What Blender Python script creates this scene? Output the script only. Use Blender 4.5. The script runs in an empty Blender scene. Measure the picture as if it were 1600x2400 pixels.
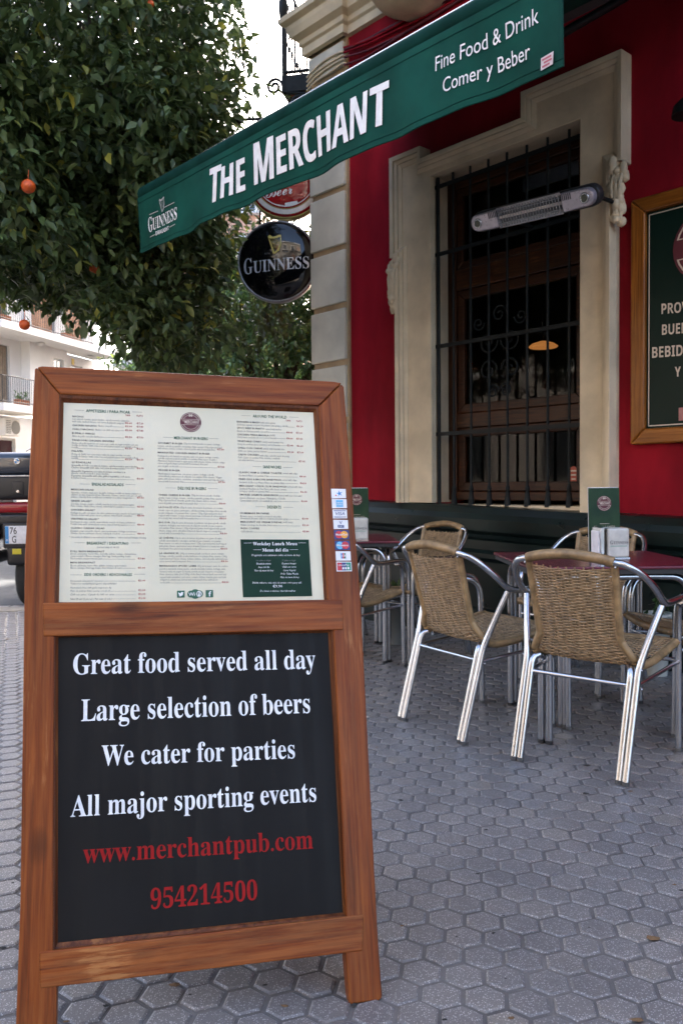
import bpy, math, random
import numpy as np
from mathutils import Vector, Matrix
rnd = random.Random(11)
PI = math.pi
# ------------------------------------------------------------------ camera, world, sun, exposure
S = bpy.context.scene
COL = S.collection
EYE = Vector((0, 0, 1.03)); FPX = 1964.0; PITCH = -0.03435; ROLL = -0.008776
FWD = Vector((0, math.cos(PITCH), math.sin(PITCH))); UP0 = Vector((0, -math.sin(PITCH), math.cos(PITCH))); R0 = Vector((1, 0, 0))
RIGHT = R0 * math.cos(ROLL) + UP0 * math.sin(ROLL); UPV = UP0 * math.cos(ROLL) - R0 * math.sin(ROLL)
cd = bpy.data.cameras.new('camera'); cam = bpy.data.objects.new('camera', cd); COL.objects.link(cam); S.camera = cam
m = Matrix.Identity(4)
for i in range(3):
    m[i][0] = RIGHT[i]; m[i][1] = UPV[i]; m[i][2] = -FWD[i]; m[i][3] = EYE[i]
cam.matrix_world = m
cd.sensor_fit = 'VERTICAL'; cd.sensor_height = 36; cd.lens = 36 * FPX / 2400; cd.clip_start = .05; cd.clip_end = 2000
cd.dof.use_dof = True; cd.dof.focus_distance = 2.1; cd.dof.aperture_fstop = 11.0
SUN_AZ = math.radians(20); SUN_EL = math.radians(33)
W = bpy.data.worlds.new("World"); S.world = W; W.use_nodes = True
wn = W.node_tree; bg = wn.nodes['Background']; sky = wn.nodes.new('ShaderNodeTexSky'); sky.sky_type = 'NISHITA'
sky.sun_disc = False; sky.sun_elevation = SUN_EL; sky.sun_rotation = SUN_AZ; sky.air_density = .8; sky.dust_density = 4.5; sky.ozone_density = .6
wn.links.new(sky.outputs[0], bg.inputs[0]); bg.inputs[1].default_value = 0.15
sl = bpy.data.lights.new('sun', 'SUN'); sl.energy = 3.5; sl.angle = math.radians(.5); sl.color = (1, .94, .84)
so = bpy.data.objects.new('sun', sl); COL.objects.link(so)
sdir = Vector((math.sin(SUN_AZ) * math.cos(SUN_EL), math.cos(SUN_AZ) * math.cos(SUN_EL), math.sin(SUN_EL)))
so.rotation_euler = sdir.to_track_quat('Z', 'Y').to_euler(); so.location = (20, 20, 40)
S.view_settings.view_transform = 'Standard'; S.view_settings.look = 'None'; S.view_settings.gamma = 1
S.view_settings.use_curve_mapping = False; S.view_settings.exposure = 3.0
S.cycles.max_bounces = 8; S.cycles.transparent_max_bounces = 16; S.cycles.caustics_reflective = False; S.cycles.caustics_refractive = False
S.cycles.use_denoising = True

# ------------------------------------------------------------------ geometry helpers
def ray(x, y): return RIGHT * ((x - 800) / FPX) - UPV * ((y - 1200) / FPX) + FWD
def on_z(x, y, z=0):
    d = ray(x, y); t = (z - EYE.z) / d.z; return EYE + d * t
class Frame:
    """a place in the world: origin and axes; px() meets a sight line with its y = off plane and returns local (x, z)"""
    def __init__(s, o, ex, ez=(0, 0, 1)):
        s.o = Vector(o); s.ex = Vector(ex).normalized(); s.ez = Vector(ez).normalized(); s.ey = s.ez.cross(s.ex)
        s.m = Matrix.Identity(4)
        for i in range(3): s.m[i][0] = s.ex[i]; s.m[i][1] = s.ey[i]; s.m[i][2] = s.ez[i]; s.m[i][3] = s.o[i]
    def px(s, x, y, off=0.0):
        d = ray(x, y); p0 = s.o + s.ey * off
        t = (p0 - EYE).dot(s.ey) / d.dot(s.ey); q = EYE + d * t - s.o
        return (q.dot(s.ex), q.dot(s.ez))
def tag(o, label=None, cat=None, group=None, kind=None):
    if label: o['label'] = label
    if cat: o['category'] = cat
    if group: o['group'] = group
    if kind: o['kind'] = kind
    return o
def empty(name, loc=(0, 0, 0), rz=0, mat=None):
    o = bpy.data.objects.new(name, None); COL.objects.link(o); o.empty_display_size = .1
    if mat is not None: o.matrix_world = mat
    else: o.location = loc; o.rotation_euler = (0, 0, rz)
    return o
def copy_tree(o, parent=None):
    c = o.copy(); COL.objects.link(c)
    if parent is not None: c.parent = parent
    for ch in [x for x in bpy.data.objects if x.parent == o]: copy_tree(ch, c)
    return c
def spline(pts, n=6):
    P = [Vector(p) for p in pts]; out = []
    for i in range(len(P) - 1):
        a = P[max(i - 1, 0)]; b = P[i]; c = P[i + 1]; d = P[min(i + 2, len(P) - 1)]
        for k in range(n):
            t = k / n
            out.append(.5 * ((2 * b) + (c - a) * t + (2 * a - 5 * b + 4 * c - d) * t * t + (3 * b - a - 3 * c + d) * t ** 3))
    out.append(P[-1]); return out
class MB:
    def __init__(s): s.v = []; s.f = []; s.sm = []; s.mi = []
    def add(s, vs, fs, smooth=False, mi=0):
        b = len(s.v); s.v += [tuple(p) for p in vs]
        for q in fs: s.f.append([b + i for i in q]); s.sm.append(smooth); s.mi.append(mi)
        return s
    def box(s, x0, x1, y0, y1, z0, z1, mi=0):
        v = [(x, y, z) for z in (z0, z1) for y in (y0, y1) for x in (x0, x1)]
        return s.add(v, [(0, 2, 3, 1), (4, 5, 7, 6), (0, 1, 5, 4), (2, 6, 7, 3), (0, 4, 6, 2), (1, 3, 7, 5)], mi=mi)
    def prism(s, poly, y0, y1, mi=0):
        n = len(poly)
        ar = sum(poly[i][0] * poly[(i + 1) % n][1] - poly[(i + 1) % n][0] * poly[i][1] for i in range(n))
        if ar < 0: poly = poly[::-1]
        v = [(p[0], y0, p[1]) for p in poly] + [(p[0], y1, p[1]) for p in poly]
        fs = [tuple(range(n)), tuple(range(2 * n - 1, n - 1, -1))] + [(i, i + n, (i + 1) % n + n, (i + 1) % n) for i in range(n)]
        return s.add(v, fs, mi=mi)
    def flat(s, poly, y, mi=0): return s.add([(p[0], y, p[1]) for p in poly], [tuple(range(len(poly)))], mi=mi)
    def prismz(s, poly, z0, z1, mi=0):
        n = len(poly)
        ar = sum(poly[i][0] * poly[(i + 1) % n][1] - poly[(i + 1) % n][0] * poly[i][1] for i in range(n))
        if ar < 0: poly = poly[::-1]
        v = [(p[0], p[1], z0) for p in poly] + [(p[0], p[1], z1) for p in poly]
        fs = [tuple(range(n - 1, -1, -1)), tuple(range(n, 2 * n))] + [(i, (i + 1) % n, (i + 1) % n + n, i + n) for i in range(n)]
        return s.add(v, fs, mi=mi)
    def tube(s, path, r, seg=8, cap=True, sx=1, closed=False, mi=0):
        P = [Vector(p) for p in path]; n = len(P); ref = None; rings = []
        for i, p in enumerate(P):
            a = P[i - 1] if (i > 0 or closed) else p; b = P[(i + 1) % n] if (i < n - 1 or closed) else p
            t = (b - a).normalized()
            if ref is None:
                ref = t.cross(Vector((0, 0, 1)));
                if ref.length < .2: ref = t.cross(Vector((1, 0, 0)))
                ref.normalize()
            ref = (ref - t * ref.dot(t)).normalized(); bi = t.cross(ref)
            rr = r[i] if isinstance(r, (list, tuple)) else r
            rings.append([p + ref * (math.cos(2 * PI * k / seg) * rr * sx) + bi * (math.sin(2 * PI * k / seg) * rr) for k in range(seg)])
        vs = [q for g in rings for q in g]; fs = []
        for i in range(n if closed else n - 1):
            for k in range(seg):
                fs.append((i * seg + k, i * seg + (k + 1) % seg, ((i + 1) % n) * seg + (k + 1) % seg, ((i + 1) % n) * seg + k))
        s.add(vs, fs, True, mi)
        if cap and not closed:
            s.add(rings[0], [tuple(range(seg - 1, -1, -1))], mi=mi); s.add(rings[-1], [tuple(range(seg))], mi=mi)
        return s
    def lathe(s, prof, seg=24, c=(0, 0, 0), ax='z', smooth=True, mi=0):
        vs = []; fs = []; n = len(prof)
        for r, h in prof:
            for k in range(seg):
                a = 2 * PI * k / seg; x, y = r * math.cos(a), r * math.sin(a)
                q = (x, y, h) if ax == 'z' else (x, h, y) if ax == 'y' else (h, x, y)
                vs.append((q[0] + c[0], q[1] + c[1], q[2] + c[2]))
        for i in range(n - 1):
            for k in range(seg): fs.append((i * seg + k, i * seg + (k + 1) % seg, (i + 1) * seg + (k + 1) % seg, (i + 1) * seg + k))
        s.add(vs, fs, smooth, mi)
        s.add(vs[:seg], [tuple(range(seg))], mi=mi); s.add(vs[-seg:], [tuple(range(seg))], mi=mi)
        return s
    def blob(s, c, r, seg=10, rings=7, jit=0, mi=0):
        vs = []; fs = []
        for i in range(rings + 1):
            th = PI * i / rings
            for k in range(seg):
                a = 2 * PI * k / seg; j = 1 + rnd.uniform(-jit, jit)
                vs.append((c[0] + r[0] * math.sin(th) * math.cos(a) * j, c[1] + r[1] * math.sin(th) * math.sin(a) * j, c[2] + r[2] * math.cos(th) * j))
        for i in range(rings):
            for k in range(seg): fs.append((i * seg + k, (i + 1) * seg + k, (i + 1) * seg + (k + 1) % seg, i * seg + (k + 1) % seg))
        return s.add(vs, fs, True, mi)
    def build(s, name, mat, parent=None, bevel=0, seg=2, fix=False):
        me = bpy.data.meshes.new(name); me.from_pydata(s.v, [], s.f)
        me.polygons.foreach_set('use_smooth', s.sm); me.polygons.foreach_set('material_index', s.mi)
        for mm in (mat if isinstance(mat, (list, tuple)) else [mat]): me.materials.append(mm)
        me.update()
        if fix:
            import bmesh
            bm = bmesh.new(); bm.from_mesh(me); bmesh.ops.remove_doubles(bm, verts=bm.verts, dist=1e-5)
            bmesh.ops.recalc_face_normals(bm, faces=bm.faces); bm.to_mesh(me); bm.free()
        o = bpy.data.objects.new(name, me); COL.objects.link(o)
        if parent is not None: o.parent = parent
        if bevel:
            b = o.modifiers.new('edge', 'BEVEL'); b.width = bevel; b.segments = seg; b.limit_method = 'ANGLE'; b.angle_limit = math.radians(40)
        return o

# ------------------------------------------------------------------ materials
def newmat(name):
    mt = bpy.data.materials.new(name); mt.use_nodes = True; nt = mt.node_tree
    return mt, nt, nt.nodes['Principled BSDF']
def node(nt, t, **kw):
    n = nt.nodes.new(t)
    for k, v in kw.items():
        if isinstance(k, str) and hasattr(n, k): setattr(n, k, v)
    return n
def coords(nt, scale=(1, 1, 1), kind='Object'):
    tc = node(nt, 'ShaderNodeTexCoord'); mp = node(nt, 'ShaderNodeMapping'); mp.inputs['Scale'].default_value = scale
    nt.links.new(tc.outputs[kind], mp.inputs[0]); return mp.outputs[0]
def noise(nt, vec, sc, detail=4, rough=.55, dist=0):
    n = node(nt, 'ShaderNodeTexNoise'); n.inputs['Scale'].default_value = sc; n.inputs['Detail'].default_value = detail
    n.inputs['Roughness'].default_value = rough; n.inputs['Distortion'].default_value = dist
    nt.links.new(vec, n.inputs['Vector']); return n.outputs['Fac']
def ramp(nt, fac, stops):
    r = node(nt, 'ShaderNodeValToRGB'); e = r.color_ramp.elements
    while len(e) < len(stops): e.new(.5)
    for i, (p, c) in enumerate(stops): e[i].position = p; e[i].color = (*c, 1) if len(c) == 3 else c
    nt.links.new(fac, r.inputs[0]); return r.outputs[0]
def mixc(nt, fac, a, b, mode='MIX'):
    n = node(nt, 'ShaderNodeMix'); n.data_type = 'RGBA'; n.blend_type = mode
    if isinstance(fac, float): n.inputs[0].default_value = fac
    else: nt.links.new(fac, n.inputs[0])
    for i, c in ((6, a), (7, b)):
        if isinstance(c, tuple): n.inputs[i].default_value = (*c, 1)
        else: nt.links.new(c, n.inputs[i])
    return n.outputs[2]
def bump(nt, p, h, strength=.3, dist=.002):
    b = node(nt, 'ShaderNodeBump'); b.inputs['Strength'].default_value = strength; b.inputs['Distance'].default_value = dist
    nt.links.new(h, b.inputs['Height']); nt.links.new(b.outputs[0], p.inputs['Normal'])
def M(name, c, rough=.5, metal=0, c2=None, sc=4, var=.12, bsc=0, bst=.2, bd=.002, stretch=(1, 1, 1), spec=.5, coat=0, rv=.1):
    mt, nt, p = newmat(name)
    p.inputs['Roughness'].default_value = rough; p.inputs['Metallic'].default_value = metal
    p.inputs['Specular IOR Level'].default_value = spec; p.inputs['Coat Weight'].default_value = coat
    v = coords(nt, stretch); n = noise(nt, v, sc, 6)
    if c2 is None: c2 = tuple(x * (1 - var * 1.6) for x in c); c1 = tuple(min(1, x * (1 + var)) for x in c)
    else: c1 = c
    nt.links.new(ramp(nt, n, [(.35, c2), (.65, c1)]), p.inputs['Base Color'])
    n2 = noise(nt, v, sc * 3.1, 3)
    mr = node(nt, 'ShaderNodeMapRange'); mr.inputs[3].default_value = max(0, rough - rv); mr.inputs[4].default_value = min(1, rough + rv)
    nt.links.new(n2, mr.inputs[0]); nt.links.new(mr.outputs[0], p.inputs['Roughness'])
    if bsc: bump(nt, p, noise(nt, v, bsc, 4), bst, bd)
    return mt
def plain(name, c, rough=.5, metal=0, spec=.5):
    mt, nt, p = newmat(name); p.inputs['Base Color'].default_value = (*c, 1); p.inputs['Roughness'].default_value = rough
    p.inputs['Metallic'].default_value = metal; p.inputs['Specular IOR Level'].default_value = spec
    v = coords(nt); n = noise(nt, v, 30, 4)
    nt.links.new(ramp(nt, n, [(.3, tuple(x * .88 for x in c)), (.7, tuple(min(1, x * 1.06) for x in c))]), p.inputs['Base Color'])
    return mt
def wood(name, axis, cols, rough=.42, wear=.5, coat=.0):
    mt, nt, p = newmat(name); p.inputs['Roughness'].default_value = rough; p.inputs['Coat Weight'].default_value = coat; p.inputs['Coat Roughness'].default_value = .25; p.inputs['Specular IOR Level'].default_value = .22
    st = [95, 95, 95]; st[axis] = 3.0
    v = coords(nt, tuple(st)); g = noise(nt, v, 1.0, 7, .62, .35)
    st2 = [9, 9, 9]; st2[axis] = 1.6; v2 = coords(nt, tuple(st2)); big = noise(nt, v2, 1.0, 3)
    base = ramp(nt, g, [(.32, cols[0]), (.48, cols[1]), (.68, cols[2])])
    tint = ramp(nt, big, [(.3, (.62, .58, .55)), (.7, (1.15, 1.12, 1.1))])
    base = mixc(nt, 1.0, base, tint, 'MULTIPLY')
    # knots
    st3 = [8, .3, 8]; st3[axis] = 4.2; v3 = coords(nt, tuple(st3)); vo = node(nt, 'ShaderNodeTexVoronoi'); vo.inputs['Scale'].default_value = .8
    nt.links.new(v3, vo.inputs['Vector']); kn = ramp(nt, vo.outputs['Distance'], [(.04, (.85, .85, .85)), (.11, (.35, .35, .35)), (.15, (0, 0, 0))])
    base = mixc(nt, kn, base, tuple(c * .45 for c in cols[0]))
    # worn streaks
    st4 = [70, 70, 70]; st4[axis] = 5; v4 = coords(nt, tuple(st4)); wn_ = noise(nt, v4, 1.0, 8, .7)
    wb = noise(nt, coords(nt, (5, 5, 5)), 1.0, 3)
    mu = node(nt, 'ShaderNodeMath'); mu.operation = 'MULTIPLY'; nt.links.new(wn_, mu.inputs[0]); nt.links.new(wb, mu.inputs[1])
    wf = ramp(nt, mu.outputs[0], [(.345 - .02 * wear, (0, 0, 0)), (.40, (wear, wear, wear))])
    geo = node(nt, 'ShaderNodeNewGeometry'); pt = ramp(nt, geo.outputs['Pointiness'], [(.52, (0, 0, 0)), (.60, (wear, wear, wear))])
    ed = mixc(nt, 1.0, pt, ramp(nt, wn_, [(.42, (0, 0, 0)), (.56, (1, 1, 1))]), 'MULTIPLY')
    wf = mixc(nt, 1.0, wf, ed, 'ADD')
    base = mixc(nt, wf, base, (.46, .20, .065))
    nt.links.new(base, p.inputs['Base Color']); bump(nt, p, g, .28, .0015)
    return mt
def glassmat(name, tint=(.8, .85, .85), ior=1.5, rough=.02):
    mt = bpy.data.materials.new(name); mt.use_nodes = True; nt = mt.node_tree; nt.nodes.clear()
    out = node(nt, 'ShaderNodeOutputMaterial'); mx = node(nt, 'ShaderNodeMixShader'); fr = node(nt, 'ShaderNodeFresnel'); fr.inputs[0].default_value = ior
    t = node(nt, 'ShaderNodeBsdfTransparent'); t.inputs[0].default_value = (*tint, 1); g = node(nt, 'ShaderNodeBsdfGlossy'); g.inputs['Roughness'].default_value = rough
    nt.links.new(fr.outputs[0], mx.inputs[0]); nt.links.new(t.outputs[0], mx.inputs[1]); nt.links.new(g.outputs[0], mx.inputs[2]); nt.links.new(mx.outputs[0], out.inputs[0])
    return mt
BW = [(.090, .018, .0032), (.195, .043, .0058), (.29, .076, .011)]
m_wx = wood('varnished_wood_x', 0, BW); m_wz = wood('varnished_wood_z', 2, BW)
m_wdark = wood('dark_moulding', 2, [(.05, .014, .006), (.10, .028, .010), (.15, .045, .016)], wear=.25)
PW = [(.13, .040, .006), (.25, .085, .012), (.34, .13, .022)]
m_px = wood('pine_x', 0, PW, .3, .15); m_pz = wood('pine_z', 2, PW, .3, .15)
WW = [(.009, .0022, .001), (.022, .0052, .0016), (.038, .0095, .0026)]
m_vx = wood('window_wood_x', 0, WW, .4, .1, .05); m_vz = wood('window_wood_z', 2, WW, .4, .1, .05)
m_red = M('red_wall_paint', (.26, .0075, .0165), .75, sc=1.7, var=.2, bsc=34, bst=.4, bd=.004, spec=.10, stretch=(1.6, 1.6, .6))
m_cream = M('cream_paint', (.64, .535, .375), .7, sc=3.5, var=.12, bsc=30, bst=.5, bd=.004, spec=.2)
m_tan = M('tan_joint_paint', (.42, .30, .17), .7, sc=5, var=.15, bsc=30)
m_ashlar = M('grey_ashlar_paint', (.64, .61, .51), .7, sc=3.0, var=.11, bsc=24, bst=.45, bd=.004)
m_pale = M('pale_upper_wall', (.66, .61, .52), .8, sc=.6, var=.06, bsc=8)
m_dado = M('dark_green_gloss', (.0055, .013, .011), .30, sc=3, var=.3, bsc=14, bst=.12, bd=.003, rv=.08, spec=.35)
m_green = M('awning_canvas', (.0045, .058, .042), .8, sc=4, var=.16, bsc=500, bst=.12, bd=.0006, spec=.12)
m_greend = M('awning_hem', (.0045, .034, .027), .85, sc=6, var=.2, bsc=300, bst=.2, spec=.06)
m_white = plain('white_print', (.78, .78, .78), .5)
m_boardw = plain('white_lettering', (.80, .81, .83), .45)
m_boardr = plain('red_lettering', (.30, .010, .010), .6, 0, .15)
m_black0 = M('black_board_rear', (.0036, .0038, .0045), .5, sc=4, var=.25, bsc=60, bst=.12, rv=.08, spec=.10)
def chalkmat():
    mt, nt, p = newmat('black_board'); v = coords(nt); st = coords(nt, (26, 26, 1.6)); n = noise(nt, st, 1.0, 5); n2 = noise(nt, v, 5, 6); n3 = noise(nt, v, 90, 3)
    c = ramp(nt, n2, [(.3, (.0050, .0046, .0048)), (.7, (.0085, .0082, .0086))]); c = mixc(nt, ramp(nt, n, [(.62, (0, 0, 0)), (.72, (.8, .8, .8))]), c, (.0022, .0022, .0026))
    c = mixc(nt, ramp(nt, n3, [(.70, (0, 0, 0)), (.78, (.5, .5, .5))]), c, (.02, .019, .02))
    nt.links.new(c, p.inputs['Base Color']); p.inputs['Specular IOR Level'].default_value = .16
    nt.links.new(ramp(nt, n, [(.5, (.55,) * 3), (.7, (.38,) * 3)]), p.inputs['Roughness']); return mt
m_black = chalkmat()
m_alu = M('polished_aluminium', (.55, .56, .58), .24, 1, sc=9, var=.05, rv=.05)
m_iron = M('black_iron', (.0055, .0075, .008), .62, 0, sc=14, var=.3, bsc=60, bst=.3, spec=.25)
m_plastic = plain('dark_plastic', (.02, .02, .022), .5)
m_wick = M('tan_wicker', (.385, .265, .145), .42, sc=40, var=.22, bsc=200, bst=.2, rv=.1)
m_wickd = M('tan_wicker_wrap', (.34, .225, .110), .40, sc=25, var=.25, rv=.1)
m_table = M('burgundy_laminate', (.135, .020, .034), .22, sc=5, var=.08, rv=.05)
m_bark = M('bark', (.09, .07, .05), .9, sc=9, var=.35, bsc=40, bst=.6, bd=.01)
m_stucco = M('white_stucco', (.76, .74, .71), .85, sc=.7, var=.05, bsc=12)
m_salmon = M('salmon_stucco', (.62, .36, .26), .85, sc=.4, var=.08, bsc=9)
m_glassd = M('dark_pane', (.02, .024, .028), .08, sc=1, rv=.04, spec=.8)
m_terra = M('terracotta', (.40, .15, .07), .8, sc=20)
m_shut = M('wooden_shutter', (.33, .14, .06), .6, sc=3, var=.25, stretch=(1, 1, 8))
m_rail = plain('grey_railing', (.035, .035, .04), .5)
m_paper = plain('white_paper', (.80, .80, .82), .7)
m_glass = glassmat('window_glass', ior=1.36, rough=.05)
m_asph = M('asphalt', (.030, .033, .038), .85, sc=6, var=.2, bsc=220, bst=.5, bd=.004)
m_kerb = M('kerb_stone', (.30, .26, .20), .8, sc=5, c2=(.18, .16, .14), bsc=60)
m_mortar = M('joint_sand', (.185, .168, .155), .95, sc=5, c2=(.105, .096, .09), bsc=180, bst=.6, bd=.004)
def tilemat():
    mt, nt, p = newmat('terrazzo_tile'); tc = node(nt, 'ShaderNodeTexCoord'); g = node(nt, 'ShaderNodeNewGeometry')
    pos = g.outputs['Position']
    vo = node(nt, 'ShaderNodeTexVoronoi'); vo.inputs['Scale'].default_value = 235; nt.links.new(pos, vo.inputs['Vector'])
    chip = ramp(nt, vo.outputs['Distance'], [(.26, (1, 1, 1)), (.40, (0, 0, 0))])
    sel = node(nt, 'ShaderNodeSeparateColor'); nt.links.new(vo.outputs['Color'], sel.inputs[0])
    keep = ramp(nt, sel.outputs[0], [(.28, (0, 0, 0)), (.45, (1, 1, 1))])
    cf = mixc(nt, 1.0, chip, keep, 'MULTIPLY')
    n = noise(nt, pos, 420, 3); n2 = noise(nt, pos, 3.5, 5); n3 = noise(nt, pos, 1.1, 2)
    base = ramp(nt, n, [(.3, (.136, .126, .118)), (.7, (.240, .222, .207))])
    base = mixc(nt, cf, base, (.47, .445, .425))
    base = mixc(nt, 1.0, base, ramp(nt, n2, [(.3, (.78, .79, .82)), (.7, (1.1, 1.08, 1.06))]), 'MULTIPLY')
    oi = node(nt, 'ShaderNodeObjectInfo'); at = node(nt, 'ShaderNodeAttribute'); at.attribute_name = 'tone'
    ad = node(nt, 'ShaderNodeMath'); ad.operation = 'ADD'; nt.links.new(oi.outputs['Random'], ad.inputs[0]); nt.links.new(at.outputs['Fac'], ad.inputs[1])
    fr = node(nt, 'ShaderNodeMath'); fr.operation = 'FRACT'; nt.links.new(ad.outputs[0], fr.inputs[0])
    base = mixc(nt, 1.0, base, ramp(nt, fr.outputs[0], [(0, (.90, .90, .91)), (.9, (1.06, 1.05, 1.04)), (1, (1.12, 1.08, 1.0))]), 'MULTIPLY')
    # grime gathers on the chamfered rims
    nt.links.new(base, p.inputs['Base Color'])
    nt.links.new(ramp(nt, n2, [(.3, (.30,) * 3), (.7, (.46,) * 3)]), p.inputs['Roughness'])
    bump(nt, p, n, .35, .0012)
    return mt
m_tile = tilemat()
def leafmat(name, c1, c2, rough=.36):
    mt, nt, p = newmat(name); at = node(nt, 'ShaderNodeAttribute'); at.attribute_name = 'tone'; oi = node(nt, 'ShaderNodeObjectInfo')
    ad = node(nt, 'ShaderNodeMath'); ad.operation = 'ADD'; nt.links.new(oi.outputs['Random'], ad.inputs[0]); nt.links.new(at.outputs['Fac'], ad.inputs[1])
    fr = node(nt, 'ShaderNodeMath'); fr.operation = 'FRACT'; nt.links.new(ad.outputs[0], fr.inputs[0])
    c = ramp(nt, fr.outputs[0], [(0, c1), (.6, c2), (.93, tuple(x * 1.45 for x in c2)), (1, (c2[0] * 3.4, c2[1] * 2.2, c2[2] * .9))])
    nt.links.new(c, p.inputs['Base Color']); p.inputs['Roughness'].default_value = rough
    out = nt.nodes['Material Output']; tr = node(nt, 'ShaderNodeBsdfTranslucent'); nt.links.new(c, tr.inputs[0])
    mx = node(nt, 'ShaderNodeMixShader'); mx.inputs[0].default_value = .30
    nt.links.new(p.outputs[0], mx.inputs[1]); nt.links.new(tr.outputs[0], mx.inputs[2]); nt.links.new(mx.outputs[0], out.inputs[0])
    return mt
m_leaf = leafmat('orange_tree_leaf', (.038, .068, .022), (.090, .130, .042), .42)
m_leaf2 = leafmat('far_tree_leaf', (.055, .115, .035), (.115, .20, .060))
def orangemat():
    return M('orange_peel', (.58, .085, .008), .45, sc=30, var=.1, bsc=260, bst=.3, bd=.001)
m_orange = orangemat()

# ------------------------------------------------------------------ lettering
_gl = {}
def styled(s, st):
    base = {'sb': (0x1D400, 0x1D41A, 0x1D7CE), 'it': (0x1D434, 0x1D44E, None), 'bi': (0x1D468, 0x1D482, None),
            'sc': (0x1D4D0, 0x1D4EA, None), 'ss': (0x1D5D4, 0x1D5EE, 0x1D7EC)}.get(st)
    if base is None: return s
    o = ''
    for c in s:
        if st == 'it' and c == 'h': o += '\u210e'
        elif 'A' <= c <= 'Z': o += chr(base[0] + ord(c) - 65)
        elif 'a' <= c <= 'z': o += chr(base[1] + ord(c) - 97)
        elif base[2] and '0' <= c <= '9': o += chr(base[2] + ord(c) - 48)
        else: o += c
    return o
def raw_text(body, res, off):
    c = bpy.data.curves.new('print', 'FONT'); c.body = body; c.resolution_u = res; c.offset = off; c.size = 1; c.space_line = 3.0
    o = bpy.data.objects.new('print', c); me = bpy.data.meshes.new_from_object(o)
    v = [(a.co.x, a.co.y) for a in me.vertices]; f = [tuple(p.vertices) for p in me.polygons]
    bpy.data.objects.remove(o); bpy.data.meshes.remove(me); return v, f
_ch = {}; _lh = []
def fetch(chars, st, res, off):
    """outline each character once: one per line, then again with a bar behind it to learn its width"""
    chars = [c for c in dict.fromkeys(chars) if (c, st, res, off) not in _ch]
    if not chars: return
    if not _lh:
        v, f = raw_text('H\nH', 1, 0); _lh.append(max(p[1] for p in v) - max(p[1] for p in v if p[1] < 0))
    L = _lh[0]; lines = ['|']
    for c in chars: lines += [styled(c, st), styled(c, st) + '|']
    v, f = raw_text('\n'.join(lines), res, off); n = len(lines)
    ln = [min(n - 1, max(0, int(round((-p[1] + .3) / L)))) for p in v]; idx = {}; vs = [[] for _ in lines]; fs = [[] for _ in lines]
    for i, p in enumerate(v): k = ln[i]; idx[i] = len(vs[k]); vs[k].append((p[0], p[1] + k * L))
    for t in f:
        k = ln[t[0]]
        if all(ln[q] == k for q in t): fs[k].append(tuple(idx[q] for q in t))
    bx = max(p[0] for p in vs[0])
    for j, c in enumerate(chars): _ch[(c, st, res, off)] = (vs[1 + 2 * j], fs[1 + 2 * j], max(p[0] for p in vs[2 + 2 * j]) - bx)
def glyphs(s, st, res=5, off=0):
    key = (s, st, res, off)
    if key in _gl: return _gl[key]
    st2 = 'pl' if st in ('pi', 'pb') else st; of2 = .014 if st == 'pb' else off
    fetch(s, st2, res, of2); x = 0; V = []; F = []
    for c in s:
        v, f, adv = _ch[(c, st2, res, of2)]
        if st == 'pi': v = [(p[0] + .22 * p[1], p[1]) for p in v]
        b = len(V); V += [(p[0] + x, p[1]) for p in v]; F += [tuple(b + i for i in t) for t in f]; x += adv
    _gl[key] = (V, F); return _gl[key]
def prefetch(strs, st, res=5, off=0): fetch(''.join(strs), st, res, off)
def caph(st, ch='H', res=5):
    return max(p[1] for p in glyphs(ch, st, res)[0])
def write(mb, s, st, p0, p1, cap, y=0, up=(0, 1), res=5, off=0, mi=0, fn=None, x_only=False):
    """set a word on a local (x, z) plane: p0-p1 baseline ends, cap = capital height"""
    v, f = glyphs(s, st, res, off)
    if not v: return
    x0 = min(a[0] for a in v); x1 = max(a[0] for a in v); k = cap / caph(st)
    vs = []
    for a, b in v:
        t = (a - x0) / (x1 - x0); u = p0[0] + (p1[0] - p0[0]) * t + up[0] * b * k; w = p0[1] + (p1[1] - p0[1]) * t + up[1] * b * k
        vs.append(fn(u, w) if fn else (u, y, w))
    # faces point to -y
    q = [tuple(reversed(t)) for t in f]
    mb.add(vs, q, mi=mi)
def harp(mb, cx, cz, h, y, mi=0, fn=None, w=1.0):
    """a small stringed harp: pillar, neck, sound box and strings as flat shapes"""
    def P(pts): return [(cx + a * h * w, cz + b * h) for a, b in pts]
    shapes = [P([(-.42, .42), (-.30, .50), (-.10, .40), (.12, .44), (.30, .50), (.40, .50), (.36, .38), (.20, .34), (0, .30), (-.20, .30), (-.32, .34)]),
              P([(-.42, .42), (-.32, .34), (.05, -.50), (-.08, -.50)]),
              P([(.40, .50), (.36, .38), (.33, .05), (.20, -.25), (.02, -.42), (.05, -.50), (.28, -.34), (.42, -.02)])]
    for k in range(6):
        x = -.20 + k * .085; shapes.append(P([(x, .31), (x + .018, .31), (x + .018 + .07, -.26 + abs(k - 2.5) * .05), (x + .07, -.26 + abs(k - 2.5) * .05)]))
    for s_ in shapes:
        vs = [fn(a, b) if fn else (a, y, b) for a, b in s_]
        n = len(vs)
        ar = sum(s_[i][0] * s_[(i + 1) % n][1] - s_[(i + 1) % n][0] * s_[i][1] for i in range(n))
        mb.add(vs, [tuple(range(n)) if ar > 0 else tuple(range(n - 1, -1, -1))], mi=mi)
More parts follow.
